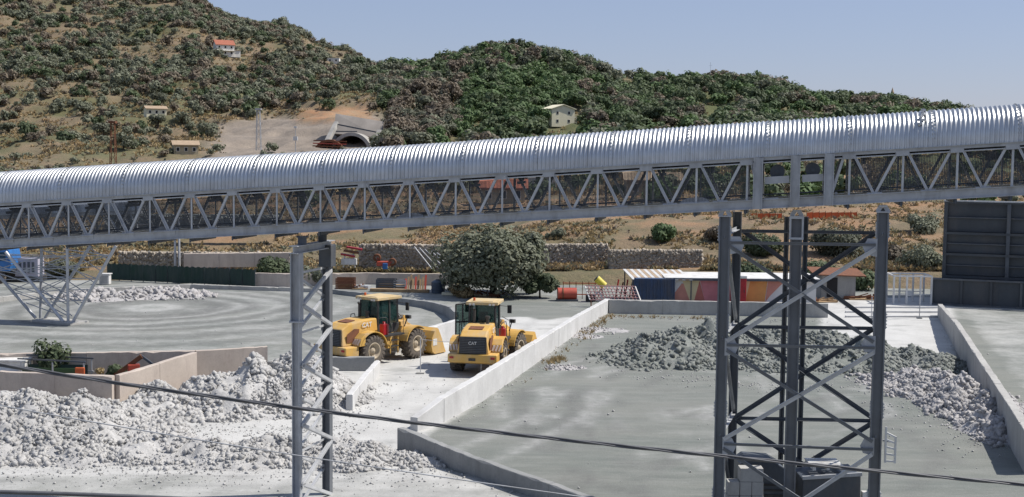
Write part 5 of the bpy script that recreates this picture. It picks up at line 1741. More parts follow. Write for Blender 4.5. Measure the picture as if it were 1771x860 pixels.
tag(m.build('timber_beam', M_CREAM, None, .02), 'pale long plank lying beneath the big tree', 'timber')
p = V(*at2(758, 98.5))
t = thing('water_tank', 'dark blue plastic tank at the right end of the scrap row', 'tank', tuple(p))
m = MB(); lathe(m, [], (0, 0, 0)) if False else None
m.cyl(p, p + ZU * .85, .52, .55, n=20); m.cyl(p + ZU * .85, p + ZU * 1.0, .55, .3, n=20); m.build('body', plain('slate_blue_plastic', (.055, .08, .115), None, 2, .45), t)
m = MB(); m.cyl(p + ZU * 1.0, p + ZU * 1.06, .2, n=16); m.build('lid', M_BLK, t)
for z in (.25, .55):
    m = MB(); m.cyl(p + ZU * z, p + ZU * (z + .05), .57, n=20); m.build('hoop', M_BLUE, t)
frameheap('scrap_bundle', 'tangled scrap lying beneath the right of the big tree', 842, 96, 1.6, .6, M_RUST)
# upper terrace: sign frames and the red cable winch
p = V(*at2(603, 108.5)) + ZU * 1.0
t = thing('sign_rack', 'white stand carrying tilted dark red panels by the stone wall', 'rack', tuple(p))
for sx in (-.5, .5):
    m = MB(); m.beam(p + V(sx, 0, 0), p + V(sx * .7, 0, 1.2), .12, .12); m.build('leg', M_WHITE, t)
m = MB(); m.box(p + V(0, 0, .5), (1.3, .5, .5)); m.build('box', M_WHITE, t)
for k in range(3):
    m = MB(); m.beam(p + V(-.7 + .25 * k, 0, 1.15 + .3 * k), p + V(.5 + .3 * k, 0, .95 + .3 * k), .5, .16); m.build('panel', M_RED if k % 2 == 0 else M_RUST, t)
p = V(*at2(663, 107.5)) + ZU * 1.0
t = thing('red_plough', 'red and blue farm implement standing before the stone wall', 'implement', tuple(p))
m = MB(); m.box(p + V(0, 0, .45), (1.2, .6, .4), .2); m.build('frame', M_REDP, t, .05)
m = MB(); m.box(p + V(.15, -.3, .25), (.4, .3, .5)); m.build('blue_box', M_BLUEB, t, .03)
for k, (dx, dz) in enumerate(((-.55, .95), (.75, .6))):
    m = MB(); m.v = []; lathe(m, [(-.08, .16), (-.1, .34), (.1, .34), (.08, .16)], (p.x + dx, p.y - .1, p.z + dz), n=18); m.build('wheel', M_RUST, t)
    m = MB(); m.beam(p + V(dx * .4, 0, .5), p + V(dx, -.1, dz), .1, .1); m.build('arm', M_REDP, t)
for k in range(5):
    p = V(*at2(716 + 9 * k, 109.6))
    m = MB(); m.beam(p + ZU * (2.75 - .1 * k), p + V(1.6 + .15 * k, -1.1, .95), .07, .07)
    tag(m.build('leaning_pole', M_GALV, None), ['leftmost', 'second', 'middle', 'fourth', 'rightmost'][k] + ' of five grey poles leaning on the stone wall left of the big tree', 'pole', 'poles leaning on the stone wall')

# red plastic chutes, pink lattice panel, yellow drum
p = V(*at2(982, 94))
t = thing('plastic_tank', 'red rounded plastic tank lying right of the big tree', 'tank', tuple(p))
m = MB(); m.cyl(p + V(-.7, 0, .52), p + V(.7, .1, .52), .46, n=20); m.build('body', M_REDP, t)
m = MB(); m.cyl(p + V(-.35, 0, .52), p + V(-.25, 0, .52), .48, n=20); m.build('hoop', M_RUST, t)
m = MB(); m.box(p + V(0, 0, .08), (1.6, 1.0, .14)); m.build('skid', M_STEEL_D, t)
p = V(*at2(1008, 95))
t = thing('site_fence', 'low orange-red fence of pipes behind the red tank', 'fence', tuple(p))
for k in range(7):
    m = MB(); m.cyl(p + V(-1.4 + k * .48, .3, 0), p + V(-1.4 + k * .48, .3, 1.35), .03, n=6); m.build('picket', M_RUST, t)
for z in (.35, 1.2):
    m = MB(); m.beam(p + V(-1.45, .3, z), p + V(1.55, .3, z), .04, .07); m.build('rail', M_ORANGE, t)
p = V(*at2(1041, 93.5))
t = thing('yellow_drum', 'yellow drum tipped on a stand by the end of the ramp wall', 'drum', tuple(p))
m = MB(); m.cyl(p + V(-.35, 0, 1.75), p + V(.25, 0, 1.2), .27, n=16); m.build('drum', plain('yellow_plastic', (.72, .60, .07), None, 2, .5), t)
m = MB(); m.cyl(p + V(-.39, 0, 1.78), p + V(-.34, 0, 1.74), .25, n=16); m.build('drum_mouth', M_BLK, t)
for s in (-1, 1):
    m = MB(); m.beam(p + V(.3 * s, 0, 0), p + V(0, 0, 1.25), .06, .06); m.build('leg', M_RUST, t)
q0, q1 = V(*at2(1022, 90.2)), V(*at2(1110, 90.0))
t = thing('lattice_gate', 'leaning pink painted lattice gate behind the end of the ramp wall', 'gate', tuple(q0))
z0, z1 = .55, 1.5
def lp(s, f): return q0.lerp(q1, s) + ZU * (z0 + (z1 - z0) * f - .0) + V(-.35 * f, .5 * f, 0)
for f in (0, 1):
    m = MB(); m.beam(lp(0, f), lp(1, f), .07, .07); m.build('rail', M_PINKM, t)
for s in (0, 1):
    m = MB(); m.beam(lp(s, 0), lp(s, 1), .07, .07); m.build('stile', M_WHITE, t)
for k in range(1, 14):
    m = MB(); m.beam(lp(k / 14, 0), lp(k / 14, 1), .05, .05); m.build('bar', M_PINKM, t)
for f in (.2, .4, .6, .8):
    m = MB(); m.beam(lp(0, f) - V(0, .04, 0), lp(1, f) - V(0, .04, 0), .05, .04); m.build('cross_bar', M_PINKM, t)
for s in (.08, .92):
    m = MB(); m.beam(V(lp(s, .5).x, lp(s, .5).y + .1, 0), lp(s, .6) + V(0, .1, 0), .06, .06); m.build('prop', M_RUST, t)
p = G(1034, 522) + ZU * 0
t = thing('old_tyre', 'pale worn tyre leaning at the far end of the ramp wall', 'tyre', (p.x, p.y, .0))
m = MB(); lathe(m, [(-.11, .2), (-.14, .28), (-.1, .36), (.1, .36), (.14, .28), (.11, .2), (-.11, .2)], (p.x, p.y - .1, .37), n=22); m.build('carcass', M_CONC_W, t)
m = MB(); m.box((p.x - .55, p.y, .25), (.7, .5, .5)); tag(m.build('rubber_block', M_RUBBER, None, .04), 'black block beside the pale worn tyre', 'block')

# shelter with striped roof, blue container, painted wall, red cabin
p = V(*at2(1131, 94))
t = thing('shipping_container', 'small dark blue container under the striped shelter roof', 'container', tuple(p))
m = MB(); m.box(p + ZU * .95, (2.9, 2.2, 1.75)); m.build('body', M_BLUE, t, .02)
for k in range(11):
    m = MB(); m.box(p + V(-1.3 + k * .26, -1.12, .95), (.1, .05, 1.55)); m.build('corrugation', M_BLUE, t)
for sx in (-1, 1):
    m = MB(); m.box(p + V(sx * 1.45, -1.1, .95), (.1, .1, 1.9)); m.build('corner_post', M_BLUE, t)
a, b = at2(1090, 95.5), at2(1192, 95.5)
t = thing('shelter', 'open shelter with white and brown striped sheet roof', 'shelter', tuple(V(*a)))
NB = 17
for k in range(NB):
    f0, f1 = k / NB, (k + 1) / NB
    x0_, x1_ = a[0] + (b[0] - a[0]) * f0, a[0] + (b[0] - a[0]) * f1
    m = MB(); m.hexa([(x0_ + .01, 93.0, 1.72), (x1_ - .01, 93.0, 1.72), (x1_ - .01 - .35, 97.5, 2.06), (x0_ + .01 - .35, 97.5, 2.06),
                      (x0_ + .01, 93.0, 1.77), (x1_ - .01, 93.0, 1.77), (x1_ - .01 - .35, 97.5, 2.11), (x0_ + .01 - .35, 97.5, 2.11)])
    m.build('roof_sheet', M_CONC_W if k % 2 == 0 else M_ROOFOLD, t)
for x in (a[0] + .1, (a[0] + b[0]) / 2, b[0] - .1):
    for y, z in ((93.1, 1.71), (97.2, 2.0)):
        m = MB(); m.beam((x - (.3 if y > 95 else 0), y, 0), (x - (.3 if y > 95 else 0), y, z), .09, .09); m.build('post', M_STEEL_D, t)
p = V(*at2(1106, 95))
m = MB(); m.cyl(p, p + ZU * .95, .3, n=16); m.cyl(p + ZU * .3, p + ZU * .34, .31, n=16); m.cyl(p + ZU * .62, p + ZU * .66, .31, n=16)
tag(m.build('blue_barrel', M_BLUEB, None), 'bright blue barrel in the shade under the shelter', 'barrel')
for k in range(4):
    p = V(*at2(1066 + 8 * k, 95.2))
    m = MB(); m.beam(p, p + V(.25, .2, 1.5 - .2 * (k % 2)), .08, .08)
    tag(m.build('red_post', M_RUST if k % 2 else M_RED, None), ['first dark red post', 'first rusty post', 'second dark red post', 'second rusty post'][k] + ' from the left in the clump left of the striped shelter', 'post', 'posts leaning left of the shelter')
w0, w1 = V(*at2(1158, 93.4)), V(*at2(1415, 93.4))
t = thing('painted_wall', 'low shed wall painted with salmon, cream and orange triangles', 'wall', tuple(w0))
WH = 1.78
m = MB(); m.hexa([(w0.x, 93.4, 0), (w1.x, 93.4, 0), (w1.x, 96.4, 0), (w0.x, 96.4, 0), (w0.x, 93.4, WH), (w1.x, 93.4, WH), (w1.x, 96.4, WH), (w0.x, 96.4, WH)])
m.build('wall', plain('mural_white', (.70, .68, .66), (.62, .6, .58), 1, .7), t)
PAL = {'s': plain('mural_salmon', (.60, .26, .20), (.5, .22, .17), 2, .7), 'c': plain('mural_cream', (.70, .58, .34), (.62, .5, .3), 2, .7),
       'r': plain('mural_brick', (.47, .15, .12), (.4, .13, .1), 2, .7), 'o': plain('mural_orange', (.68, .33, .10), (.6, .28, .09), 2, .7), 'p': plain('mural_pink', (.62, .22, .24), (.52, .19, .2), 2, .7)}
def patch(c, pts):
    m = MB()
    L = 'painted_shape'
    q = [((x - CX) / F * 93.38, WH * (1 - (y - 487) / 42)) for x, y in pts]
    m.prism(q, 93.380 - patch.k, 93.396 - patch.k); patch.k += .0006
    m.build(L, PAL[c], t)
patch.k = 0.0
patch('s', [(1165, 526), (1207, 526), (1196, 496), (1181, 495)])
patch('s', [(1158, 526), (1172, 526), (1182, 494)])
patch('c', [(1182, 489), (1212, 489), (1204, 526), (1196, 526)])
patch('r', [(1203, 526), (1222, 526), (1212, 489)])
patch('p', [(1213, 489), (1246, 489), (1246, 526), (1222, 526)])
patch('c', [(1286, 489), (1300, 489), (1292, 526), (1284, 526)])
patch('o', [(1300, 489), (1330, 489), (1326, 526), (1292, 526)])
patch('s', [(1331, 489), (1360, 489), (1335, 515), (1327, 526)])
m = MB(); m.hexa([(w0.x - .3, 93.1, WH + .02), (w1.x + .2, 93.1, WH + .02), (w1.x + .2, 96.8, WH + .12), (w0.x - .3, 96.8, WH + .12), (w0.x - .3, 93.1, WH + .12), (w1.x + .2, 93.1, WH + .12), (w1.x + .2, 96.8, WH + .22), (w0.x - .3, 96.8, WH + .22)]); m.build('roof_slab', M_WHITE, t)
m = MB(); m.box(((w0.x + w1.x) / 2, 93.07, WH + .0), (w1.x - w0.x + .5, .05, .16)); m.build('eave_board', M_STEEL_D, t)
p = V(*at2(1279, 92.3))
t = thing('toilet_cabin', 'bright red portable toilet cabin in front of the painted wall', 'cabin', tuple(p))
m = MB(); m.box(p + ZU * 1.02, (1.05, 1.05, 2.0)); m.build('body', M_RED, t, .05)
m = MB(); m.box(p + ZU * 2.12, (1.12, 1.12, .22)); m.build('roof', M_WHITE, t, .06)
m = MB(); m.box(p + V(.05, -.54, 1.0), (.75, .03, 1.8)); m.build('door', M_RED, t, .01)
m = MB(); m.box(p + V(-.22, -.565, 1.62), (.26, .02, .34)); m.build('door_notice', M_WHITE, t)
m = MB(); m.box(p + V(.36, -.57, 1.1), (.05, .04, .2)); m.build('handle', M_BLK, t)
# brown-roofed booth and junk right of the tower middle
p = V(*at2(1448, 98))
t = thing('storage_booth', 'grey booth with rusty sloping roof seen through the tower', 'booth', tuple(p))
m = MB(); m.box(p + ZU * .9, (2.6, 2.0, 1.8)); m.build('wall', M_CONC_D, t)
m = MB(); m.hexa([p + V(*c) for c in ((-2.0, -1.4, 1.85), (2.0, -1.4, 1.75), (2.0, 1.4, 2.1), (-2.0, 1.4, 2.2), (-2.0, -1.4, 1.93), (2.0, -1.4, 1.83), (2.0, 1.4, 2.18), (-2.0, 1.4, 2.28))]); m.build('roof', M_RUST, t)
m = MB(); m.box(p + V(-.5, -1.02, .9), (.8, .05, 1.5)); m.build('doorway', M_DARKHOLE, t)
frameheap('scrap_bundle', 'rusty scrap lying on the slab edge between the tower and the white frame', 1500, 97, 2.6, .5, M_RUST)
frameheap('scrap_bundle', 'yellowish planks lying at the back wall end seen through the tower', 1420, 95, 2.4, .35, M_WOOD)
# orange barrier nets on the bank
for i, (xa, xb, yy) in enumerate(((1298, 1352, 371), (1395, 1482, 369))):
    Ya = 138
    pa, pb = A(xa, yy + 6, Ya), A(xb, yy + 6, Ya)
    t = thing('barrier_net', ['short', 'long'][i] + ' strip of orange barrier net on the dry bank', 'net', tuple(pa - ZU * .6))
    n = 5 + 3 * i
    for k in range(n + 1):
        q = pa.lerp(pb, k / n)
        m = MB(); m.cyl(q - ZU * 1.2, q + ZU * .65, .03, n=6); m.build('stake', M_RUST, t)
        if k < n:
            q2 = pa.lerp(pb, (k + 1) / n)
            m = MB(); m.hexa([q + V(.03, -.03, -.25), q2 + V(-.03, -.03, -.25), q2 + V(-.03, -.01, -.25), q + V(.03, -.01, -.25), q + V(.03, -.03, .45), q2 + V(-.03, -.03, .5), q2 + V(-.03, -.01, .5), q + V(.03, -.01, .45)]); m.build('net', M_ORANGE, t)
# buildings half seen through the truss
for i, (px, py, w, h, d, mt, rf, lab) in enumerate(((930, 326, 7, 3, 5, M_WHITEWALL, M_ROOFOLD, 'low pale shed seen through the conveyor truss near the middle'),
                                                   (870, 352, 6, 2.2, 4, M_OLDWALL, M_ROOFRED, 'red-roofed shed seen through the conveyor truss'),
                                                   (1130, 340, 8, 2.5, 5, M_OLDWALL, M_ROOFOLD, 'stone shed seen through the conveyor truss right of centre'),
                                                   (440, 338, 9, 3, 6, M_OLDWALL, M_ROOFOLD, 'old building seen through the conveyor truss at left'))):
    house('shed', lab, px, py, w, h, d, mt, rf, 0, 'gable', 1, 3, .9, cat='shed')

# ================================================================== pit with cage, plants and rusty beam
p = G(92, 652, 0); p = V(*at2(92, 54.8))
t = thing('screened_cage', 'green screened steel cage in the pit behind the low wall', 'cage', tuple(p))
for sx in (-1.35, 0, 1.35):
    for sy in (-.5, .5):
        m = MB(); m.beam(p + V(sx, sy, 0), p + V(sx, sy, 1.75), .05, .05); m.build('post', M_GALV, t)
for sy in (-.5, .5):
    for z, mt in ((1.78, M_STEEL_D), (1.2, M_GALV)):
        m = MB(); m.beam(p + V(-1.5, sy, z + .12), p + V(1.45, sy, z), .06, .06); m.build('rail', mt, t)
m = MB(); m.box(p + V(-.1, -.45, .85), (2.6, .03, 1.3)); m.build('screen', plain('green_screen_fabric', (.035, .09, .03), (.05, .075, .03), 1.5, .8), t)
m = MB(); m.box(p + V(-.1, .45, .85), (2.6, .03, 1.3)); m.build('screen', M_GREENNET, t)
m = MB(); m.box(p + V(1.2, -.55, 1.25), (.42, .1, .62)); m.build('red_sack', M_ORANGE, t, .05)
p = V(*at2(226, 54.6))
t = thing('rusty_boom', 'rusty bent digger boom lying in the pit corner', 'boom', tuple(p + V(0, 0, 0)))
m = MB(); m.beam(p + V(-.8, 0, 1.15), p + V(.35, .1, 2.0), .16, .2); m.build('boom', M_RUST, t, .02)
m = MB(); m.beam(p + V(.3, .1, 2.02), p + V(.8, .1, 1.65), .08, .10); m.build('stick', M_STEEL_D, t)
m = MB(); m.box(p + V(.0, .05, 1.5), (.5, .3, .3), .4); m.build('bracket', M_REDP, t, .03)
m = MB(); m.beam(p + V(-.8, 0, 0), p + V(-.75, 0, 1.2), .14, .14); m.build('prop', M_RUST, t)
p = V(*at2(12, 55.4))
t = thing('white_cabinet', 'white box cabinet at the left end of the pit', 'cabinet', tuple(p))
m = MB(); m.box(p + ZU * .95, (1.6, .9, 1.4)); m.build('body', M_WHITE, t, .03)
m = MB(); m.box(p + V(-.1, -.46, 1.0), (1.2, .03, .9)); m.build('door', plain('pale_blue_panel', (.5, .56, .64), None, 2, .5), t)
m = MB(); m.box(p + ZU * 1.69, (1.7, 1.0, .07)); m.build('lid', M_WHITE, t)

# ================================================================== vegetation
def crown_arrays(nleaf, rx, rz, zc, leaf, nl=9, flat=.75, seed=None, lob=(.32, .58)):
    """leaf-sized quads on the shells of several uneven lobes"""
    g = np.random.default_rng(seed)
    th = g.uniform(0, 2 * np.pi, nl); rr = np.sqrt(g.random(nl)) * rx * .68
    lc = np.stack([rr * np.cos(th), rr * np.sin(th), zc + g.uniform(-.45, .55, nl) * rz], -1)
    lr = g.uniform(*lob, nl) * rx
    k = g.integers(0, nl, nleaf)
    d = g.normal(size=(nleaf, 3)); d /= np.linalg.norm(d, axis=1)[:, None]
    rad = lr[k] * (.55 + .5 * g.random(nleaf) ** .6)
    c = lc[k] + d * rad[:, None] * np.array([1, 1, flat])
    nrm = d * 1.4 + g.normal(size=(nleaf, 3)) * .38 + np.array([0, 0, .45])
    nrm /= np.linalg.norm(nrm, axis=1)[:, None]
    a = np.cross(nrm, g.normal(size=(nleaf, 3))); a /= np.linalg.norm(a, axis=1)[:, None]
    b = np.cross(nrm, a)
    s = leaf * g.uniform(.55, 1.35, nleaf)[:, None]
    a, b = a * s, b * s * .62
    v = np.stack([c - a, c - b * 1.0, c + a, c + b], 1).reshape(-1, 3)
    return v
def quadsN(n): return np.arange(n * 4).reshape(-1, 4)
def crown_mesh(name, mat, *a, **k):
    v = crown_arrays(*a, **k)
    return fast_mesh(name, v, quadsN(len(v) // 4), mat)
def trunk_mesh(h, r, spread, n=4, seed=0):
    g = random.Random(seed)
    m = MB()
    m.tube([(0, 0, -.5), (g.uniform(-.1, .1) * h * .3, 0, h * .3), (g.uniform(-.1, .1) * h * .5, g.uniform(-.1, .1) * h * .4, h * .62)], [r * 1.3, r, r * .75], 7)
    for i in range(n):
        t = 2 * math.pi * i / n + g.uniform(-.4, .4)
        m.tube([(0, 0, h * .35), (spread * .45 * math.cos(t), spread * .45 * math.sin(t), h * .68), (spread * .8 * math.cos(t), spread * .8 * math.sin(t), h * .98)], [r * .7, r * .45, r * .15], 5)
    return m.mesh('trunk', M_TRUNK)
def place_tree(name, label, cat, p, crown_me, trunk_me, rz, sc, group=None):
    t = thing(name, label, cat, tuple(p), rz, group)
    t.scale = sc
    for n, me in (('trunk', trunk_me), ('crown', crown_me)):
        o = link(bpy.data.objects.new(n, me)); o.parent = t
    return t

# near trees and bushes
p = V(*at2(855, 97.5))
place_tree('olive_tree', 'big round grey-green tree behind the loaders in the middle', 'tree', p, crown_mesh('crown', M_OLIVE, 26000, 5.6, 3.0, 2.75, .16, nl=70, flat=.95, seed=3, lob=(.13, .27)), trunk_mesh(4.6, .3, 3.4, 7, 3), .3, (1, 1, 1))
p = V(*at2(935, 95.8))
place_tree('bush', 'dark green bush at the right foot of the big tree', 'bush', p, crown_mesh('crown', M_DGREEN, 4500, 1.35, .95, 1.0, .12, nl=12, seed=4), trunk_mesh(1.6, .07, .8, 4, 4), 0, (1, 1, 1))
p = V(*at2(800, 95.5))
place_tree('bush', 'low pale brush below the left side of the big tree', 'bush', p, crown_mesh('crown', M_GRASS, 1600, 1.0, .5, .45, .1, nl=8, seed=5), trunk_mesh(.8, .04, .5, 4, 5), 0, (1, 1, 1))
nb = [(480, 423, 107, 1.9, 'dark green tree in front of the grey walls left of the trestle', M_DGREEN), (545, 440, 104, 1.5, 'green bush between the trestle posts', M_OLIVE), (100, 436, 107, 1.6, 'bush behind the far V frame', M_OLIVE),
      (250, 440, 112, .6, 'small round shrub on the stony bank', M_BROWN), (315, 470, 104, .7, 'small shrub growing over the green screen', M_DGREEN),
      (1290, 455, 106, 2.2, 'dark bush on the bank left of the tower middle', M_DGREEN), (1325, 440, 118, 2.0, 'bush on the bank behind the tower', M_DGREEN), (1450, 430, 118, 2.6, 'wide green bush on the bank seen through the tower', M_OLIVE), (1420, 455, 108, 1.9, 'dark bush just above the grey booth', M_DGREEN),
      (1490, 470, 104, 1.5, 'dark shrub behind the right leg of the tower', M_DGREEN), (1600, 440, 112, 2.0, 'grey-green bush left of the charcoal bin', M_OLIVE), (1545, 430, 116, 1.4, 'reddish dry bush between tower and bin', M_BROWN), (1600, 385, 130, 1.8, 'bush on the bank top by the charcoal bin', M_OLIVE),
      (1150, 420, 124, 1.6, 'grassy green clump on the dry bank', M_BRIGHTG), (960, 405, 128, 1.0, 'small green tuft on the dry bank', M_OLIVE), (1240, 410, 124, 1.4, 'brown bush beside the left tower leg', M_BROWN)]
for i, (px, py, Y, r, lab, mt) in enumerate(nb):
    x = (px - CX) / F * Y
    z = float(zter(x, Y)) if Y > 108 else 0
    place_tree('bush', lab, 'bush', (x, Y, z), crown_mesh('crown', mt, int(1500 * r + 600), r, r * .5, r * .42, .11 + .02 * r, nl=12, seed=20 + i), trunk_mesh(r, .07, r * .6, 4, i), i, (1, 1, 1.05))
p = V(*at2(88, 55.6))
place_tree('young_tree', 'small dark sapling rising from the pit behind the green cage', 'tree', p, crown_mesh('crown', M_DGREEN, 1300, .75, .75, 1.75, .10, nl=9, seed=41, flat=1.2), trunk_mesh(2.2, .04, .4, 4, 6), 0, (1, 1, 1.0))
p = V(*at2(195, 55.0))
place_tree('bush', 'green bush in the middle of the pit', 'bush', p, crown_mesh('crown', M_DGREEN, 1200, .55, .6, 1.1, .09, nl=8, seed=42), trunk_mesh(1.4, .04, .4, 4, 7), 0, (1, 1, 1.0))
p = V(*at2(163, 55.2))
place_tree('bush', 'thin yellowish weed clump right of the green cage', 'bush', p, crown_mesh('crown', M_GRASS, 500, .35, .6, .9, .07, nl=6, seed=43), trunk_mesh(1.0, .03, .2, 4, 8), 0, (1, 1, 1.0))

# hillside trees
MK = [M_OLIVE, M_DGREEN, M_BRIGHTG, M_BROWN]
VAR = [[crown_mesh('crown', mt, 760, 3.0, 1.9, 2.5, .36, nl=12, seed=100 + 7 * k + j) for j in range(4)] for k, mt in enumerate(MK)]
LOWV = [crown_arrays(300, 3.0, 1.9, 2.4, .52, nl=10, seed=300 + j).reshape(-1, 4, 3) for j in range(8)]
TRK = [trunk_mesh(3.2, .2, 1.8, 4, 50 + j) for j in range(3)]
cand = []
for Yc in np.arange(170, 930, 4.6):
    xa, xb = (-120 - CX) / F * Yc, (1900 - CX) / F * Yc
    for Xc in np.arange(xa, xb, 4.6):
        cand.append((Xc + rng.uniform(-2.3, 2.3), Yc + rng.uniform(-2.3, 2.3)))
cand = np.array(cand)
Xc, Yc = cand.T
Zc = zter(Xc, Yc)
cx_, cy_ = pix(Xc, Yc, Zc)
nzf = fbm(Xc / 22 + 3, Yc / 22, 3)
nzs = fbm(Xc / 14, Yc / 14, 4)
gcut, rcut = cutmask(cx_, cy_, nzs)
dens = np.where(cx_ < 660, .26 + 1.0 * sm(nzf, .38, .60), .80)
dens = np.where((cx_ < 430) & (cy_ > 195), dens * .34, dens)
dens = np.where((cx_ < 660) & (cy_ <= 195) & (cy_ > 120), dens * 1.05, dens)
dens = np.where(cx_ > 1050, .72, dens)
dens *= (1 - np.maximum(gcut, rcut) * 1.0)
def hole(x0, x1, y0, y1, f):
    global dens
    dens = np.where((cx_ > x0) & (cx_ < x1) & (cy_ > y0) & (cy_ < y1), dens * f, dens)
for a in ((365, 440, 84, 122, .15), (565, 600, 95, 118, .1), (630, 662, 98, 118, .1), (250, 295, 185, 222, .1), (300, 345, 240, 290, .1), (932, 1012, 190, 262, .0), (1060, 1105, 128, 158, .15), (1215, 1280, 166, 214, .12), (1020, 1075, 170, 235, .45), (200, 320, 62, 96, .25), (520, 600, 60, 100, .35), (-100, 330, 190, 310, .45), (520, 680, 150, 262, .55), (700, 950, 246, 300, .3), (540, 660, 195, 270, 0)):
    hole(*a)
dens = np.where(Yc < 385, .10 + .25 * sm(nzf, .5, .65), dens)
keep = rng.random(len(Xc)) < dens
vis = (cy_ > -60)
keep &= vis
# skip trees on back slopes that the crest hides
ahead = zter(Xc * .94, Yc * .94)
hid = ((zter(Xc * .9, Yc * .9) - CAMZ) / .9 > (Zc + 9 - CAMZ)) & (Yc > 400)
keep &= ~hid
I = np.where(keep)[0]
size = np.where(cx_ < 660, rng.uniform(.45, 1.35, len(Xc)), rng.uniform(.8, 1.75, len(Xc)))
size = np.where(Yc < 385, size * .55, size)
sp = rng.random(len(Xc))
spn = fbm(Xc / 30 + 77, Yc / 30, 3)
kind = np.where(cx_ < 660, np.where(sp < .58, 0, np.where(sp < .82, 3, 1)), np.where(sp < .36, 1, np.where(sp < .62, 0, np.where(sp < .76, 3, 2))))
gz = (cx_ > 800) & (cx_ < 1000) & (cy_ > 135) & (cy_ < 245)
kind = np.where(gz & (sp < .85), np.where(sp < .6, 2, 1), kind)
kind = np.where((cx_ > 1060) & (sp < .55), 1, kind)
kind = np.where((cx_ > 640) & (cx_ < 800) & (cy_ > 150) & (sp < .5), 3, kind)
kind = np.where((cx_ > 640) & (cx_ < 800) & (cy_ > 150) & (sp >= .5) & (sp < .9), 0, kind)
big = size / Yc
tub = 300 - (cx_ - 49) * 118 / 1700
inview = (cx_ > -20) & (cx_ < 1790) & (cy_ < tub + 6) & (cy_ > 8)
order = I[np.argsort(-(big[I] * inview[I]))]
LBL = ['grey-green olive tree on the hillside beyond the conveyor', 'dark green bushy tree on the hillside beyond the conveyor', 'fresh green tree on the hillside beyond the conveyor', 'brownish half-dry tree on the hillside beyond the conveyor']
GRP = ['olive trees on the hillside', 'dark green trees on the hillside', 'fresh green trees on the hillside', 'half-dry trees on the hillside']
NAM = ['olive_tree', 'evergreen_tree', 'leafy_tree', 'dry_tree']
cnt = [0] * 4
QUOTA = [110, 90, 40, 60]
rest = []
for i in order:
    k = int(kind[i])
    if inview[i] and cnt[k] < QUOTA[k]:
        cnt[k] += 1
        s = size[i]
        place_tree(NAM[k], LBL[k], 'tree', (Xc[i], Yc[i], Zc[i] - .3), VAR[k][cnt[k] % 4], TRK[cnt[k] % 3], rng.uniform(0, 6.28), (s, s, s * rng.uniform(.85, 1.2)), GRP[k])
    else:
        rest.append(i)
vs_, mi = [], []
for i in rest:
    a = rng.uniform(0, 6.28); s = size[i]
    q = LOWV[rng.integers(0, 8)]
    ca, sa_ = math.cos(a), math.sin(a)
    x = (q[..., 0] * ca - q[..., 1] * sa_) * s + Xc[i]
    y = (q[..., 0] * sa_ + q[..., 1] * ca) * s + Yc[i]
    z = q[..., 2] * s * rng.uniform(.85, 1.2) + Zc[i] - .3
    vs_.append(np.stack([x, y, z], -1).reshape(-1, 3)); mi.append(np.full(len(q), kind[i]))
vs_ = np.concatenate(vs_); mi = np.concatenate(mi)
me = fast_mesh('woodland', vs_, quadsN(len(vs_) // 4), MK[0])
for mt in MK[1:]: me.materials.append(mt)
me.polygons.foreach_set('material_index', mi.astype(np.int32))
tag(link(bpy.data.objects.new('woodland', me)), 'mass of mixed trees and scrub covering the hills', 'woodland', kind='stuff')
print('trees', len(order), 'individual', sum(cnt), 'rest', len(rest))

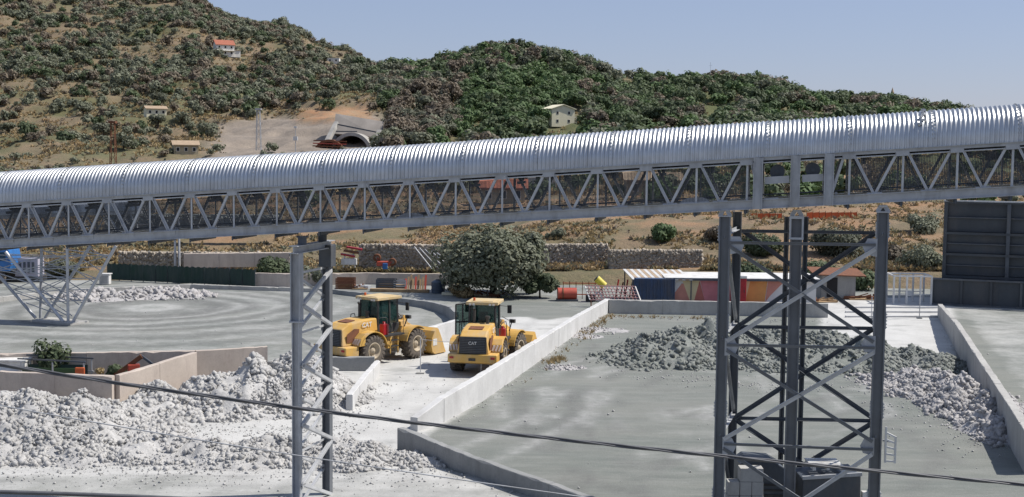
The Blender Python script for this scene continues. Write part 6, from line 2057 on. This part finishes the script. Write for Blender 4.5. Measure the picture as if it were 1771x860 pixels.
# scrub and dry grass tufts on slopes and banks
n = 80000
u = rng.uniform(-60, 1830, n); Yg = 110 + (700 - 110) * rng.random(n) ** 2.6
Yg[:22000] = 385 + 420 * rng.random(22000); u[:22000] = rng.uniform(-60, 720, 22000)
Xg = (u - CX) / F * Yg; Zg = zter(Xg, Yg)
gx_, gy_ = pix(Xg, Yg, Zg)
g_, r_ = cutmask(gx_, gy_, fbm(Xg / 14, Yg / 14, 4))
ok = (rng.random(n) > np.maximum(g_, r_) * (Yg > 300)) & (fbm(Xg / 7, Yg / 7, 3) > .42)
Xg, Yg, Zg = Xg[ok], Yg[ok], Zg[ok]
n = len(Xg)
sc = np.where(Yg < 200, rng.uniform(.12, .5, n), rng.uniform(.4, 1.3, n))
per = 9
c = np.repeat(np.stack([Xg, Yg, Zg], -1), per, 0); s = np.repeat(sc, per)
d = rng.normal(size=(n * per, 3)); d[:, 2] = np.abs(d[:, 2]) + .25
d /= np.linalg.norm(d, axis=1)[:, None]
cc_ = c + d * (s * rng.uniform(.2, .9, n * per))[:, None]
a = np.cross(d, rng.normal(size=(n * per, 3))); a /= np.linalg.norm(a, axis=1)[:, None]
a = a * (s * .22)[:, None]; b = d * (s * .45)[:, None]
v = np.stack([cc_ - a, cc_ - b, cc_ + a, cc_ + b], 1).reshape(-1, 3)
me = fast_mesh('scrub', v, quadsN(n * per), M_GRASS)
me.materials.append(M_OLIVE)
me.materials.append(M_BROWN)
pick = rng.choice(3, n, p=[.62, .16, .22])
me.polygons.foreach_set('material_index', np.repeat(pick, per).astype(np.int32))
tag(link(bpy.data.objects.new('scrub', me)), 'dry grass and low scrub scattered over the slopes', 'scrub', kind='stuff')
# weeds along the foot of the yard walls
n = 260
segs = [(G(1048, 545), G(900, 662)), (G(1060, 548), G(1240, 552)), (G(960, 620), G(940, 630)), (G(1000, 585), G(1046, 545))]
pts = []
for _ in range(n):
    a_, b_ = segs[rng.integers(0, len(segs))]
    q = a_.lerp(b_, rng.random() ** 1.5)
    pts.append((q.x + rng.normal() * .25 + .25, q.y + rng.normal() * .25 - .1, 0))
pts = np.array(pts)
per = 8
c = np.repeat(pts, per, 0)
d = rng.normal(size=(n * per, 3)) * .6; d[:, 2] = np.abs(d[:, 2]) + .5
d /= np.linalg.norm(d, axis=1)[:, None]
s = np.repeat(rng.uniform(.05, .18, n), per)
a = np.cross(d, rng.normal(size=(n * per, 3))); a /= np.linalg.norm(a, axis=1)[:, None]
v = np.stack([c - a * (s * .12)[:, None], c + a * (s * .12)[:, None], c + a * (s * .05)[:, None] + d * (s * 1.5)[:, None], c - a * (s * .05)[:, None] + d * (s * 1.5)[:, None]], 1).reshape(-1, 3)
tag(link(bpy.data.objects.new('weeds', fast_mesh('weeds', v, quadsN(n * per), M_GRASS))), 'dry weeds along the foot of the yard walls', 'weeds', kind='stuff')
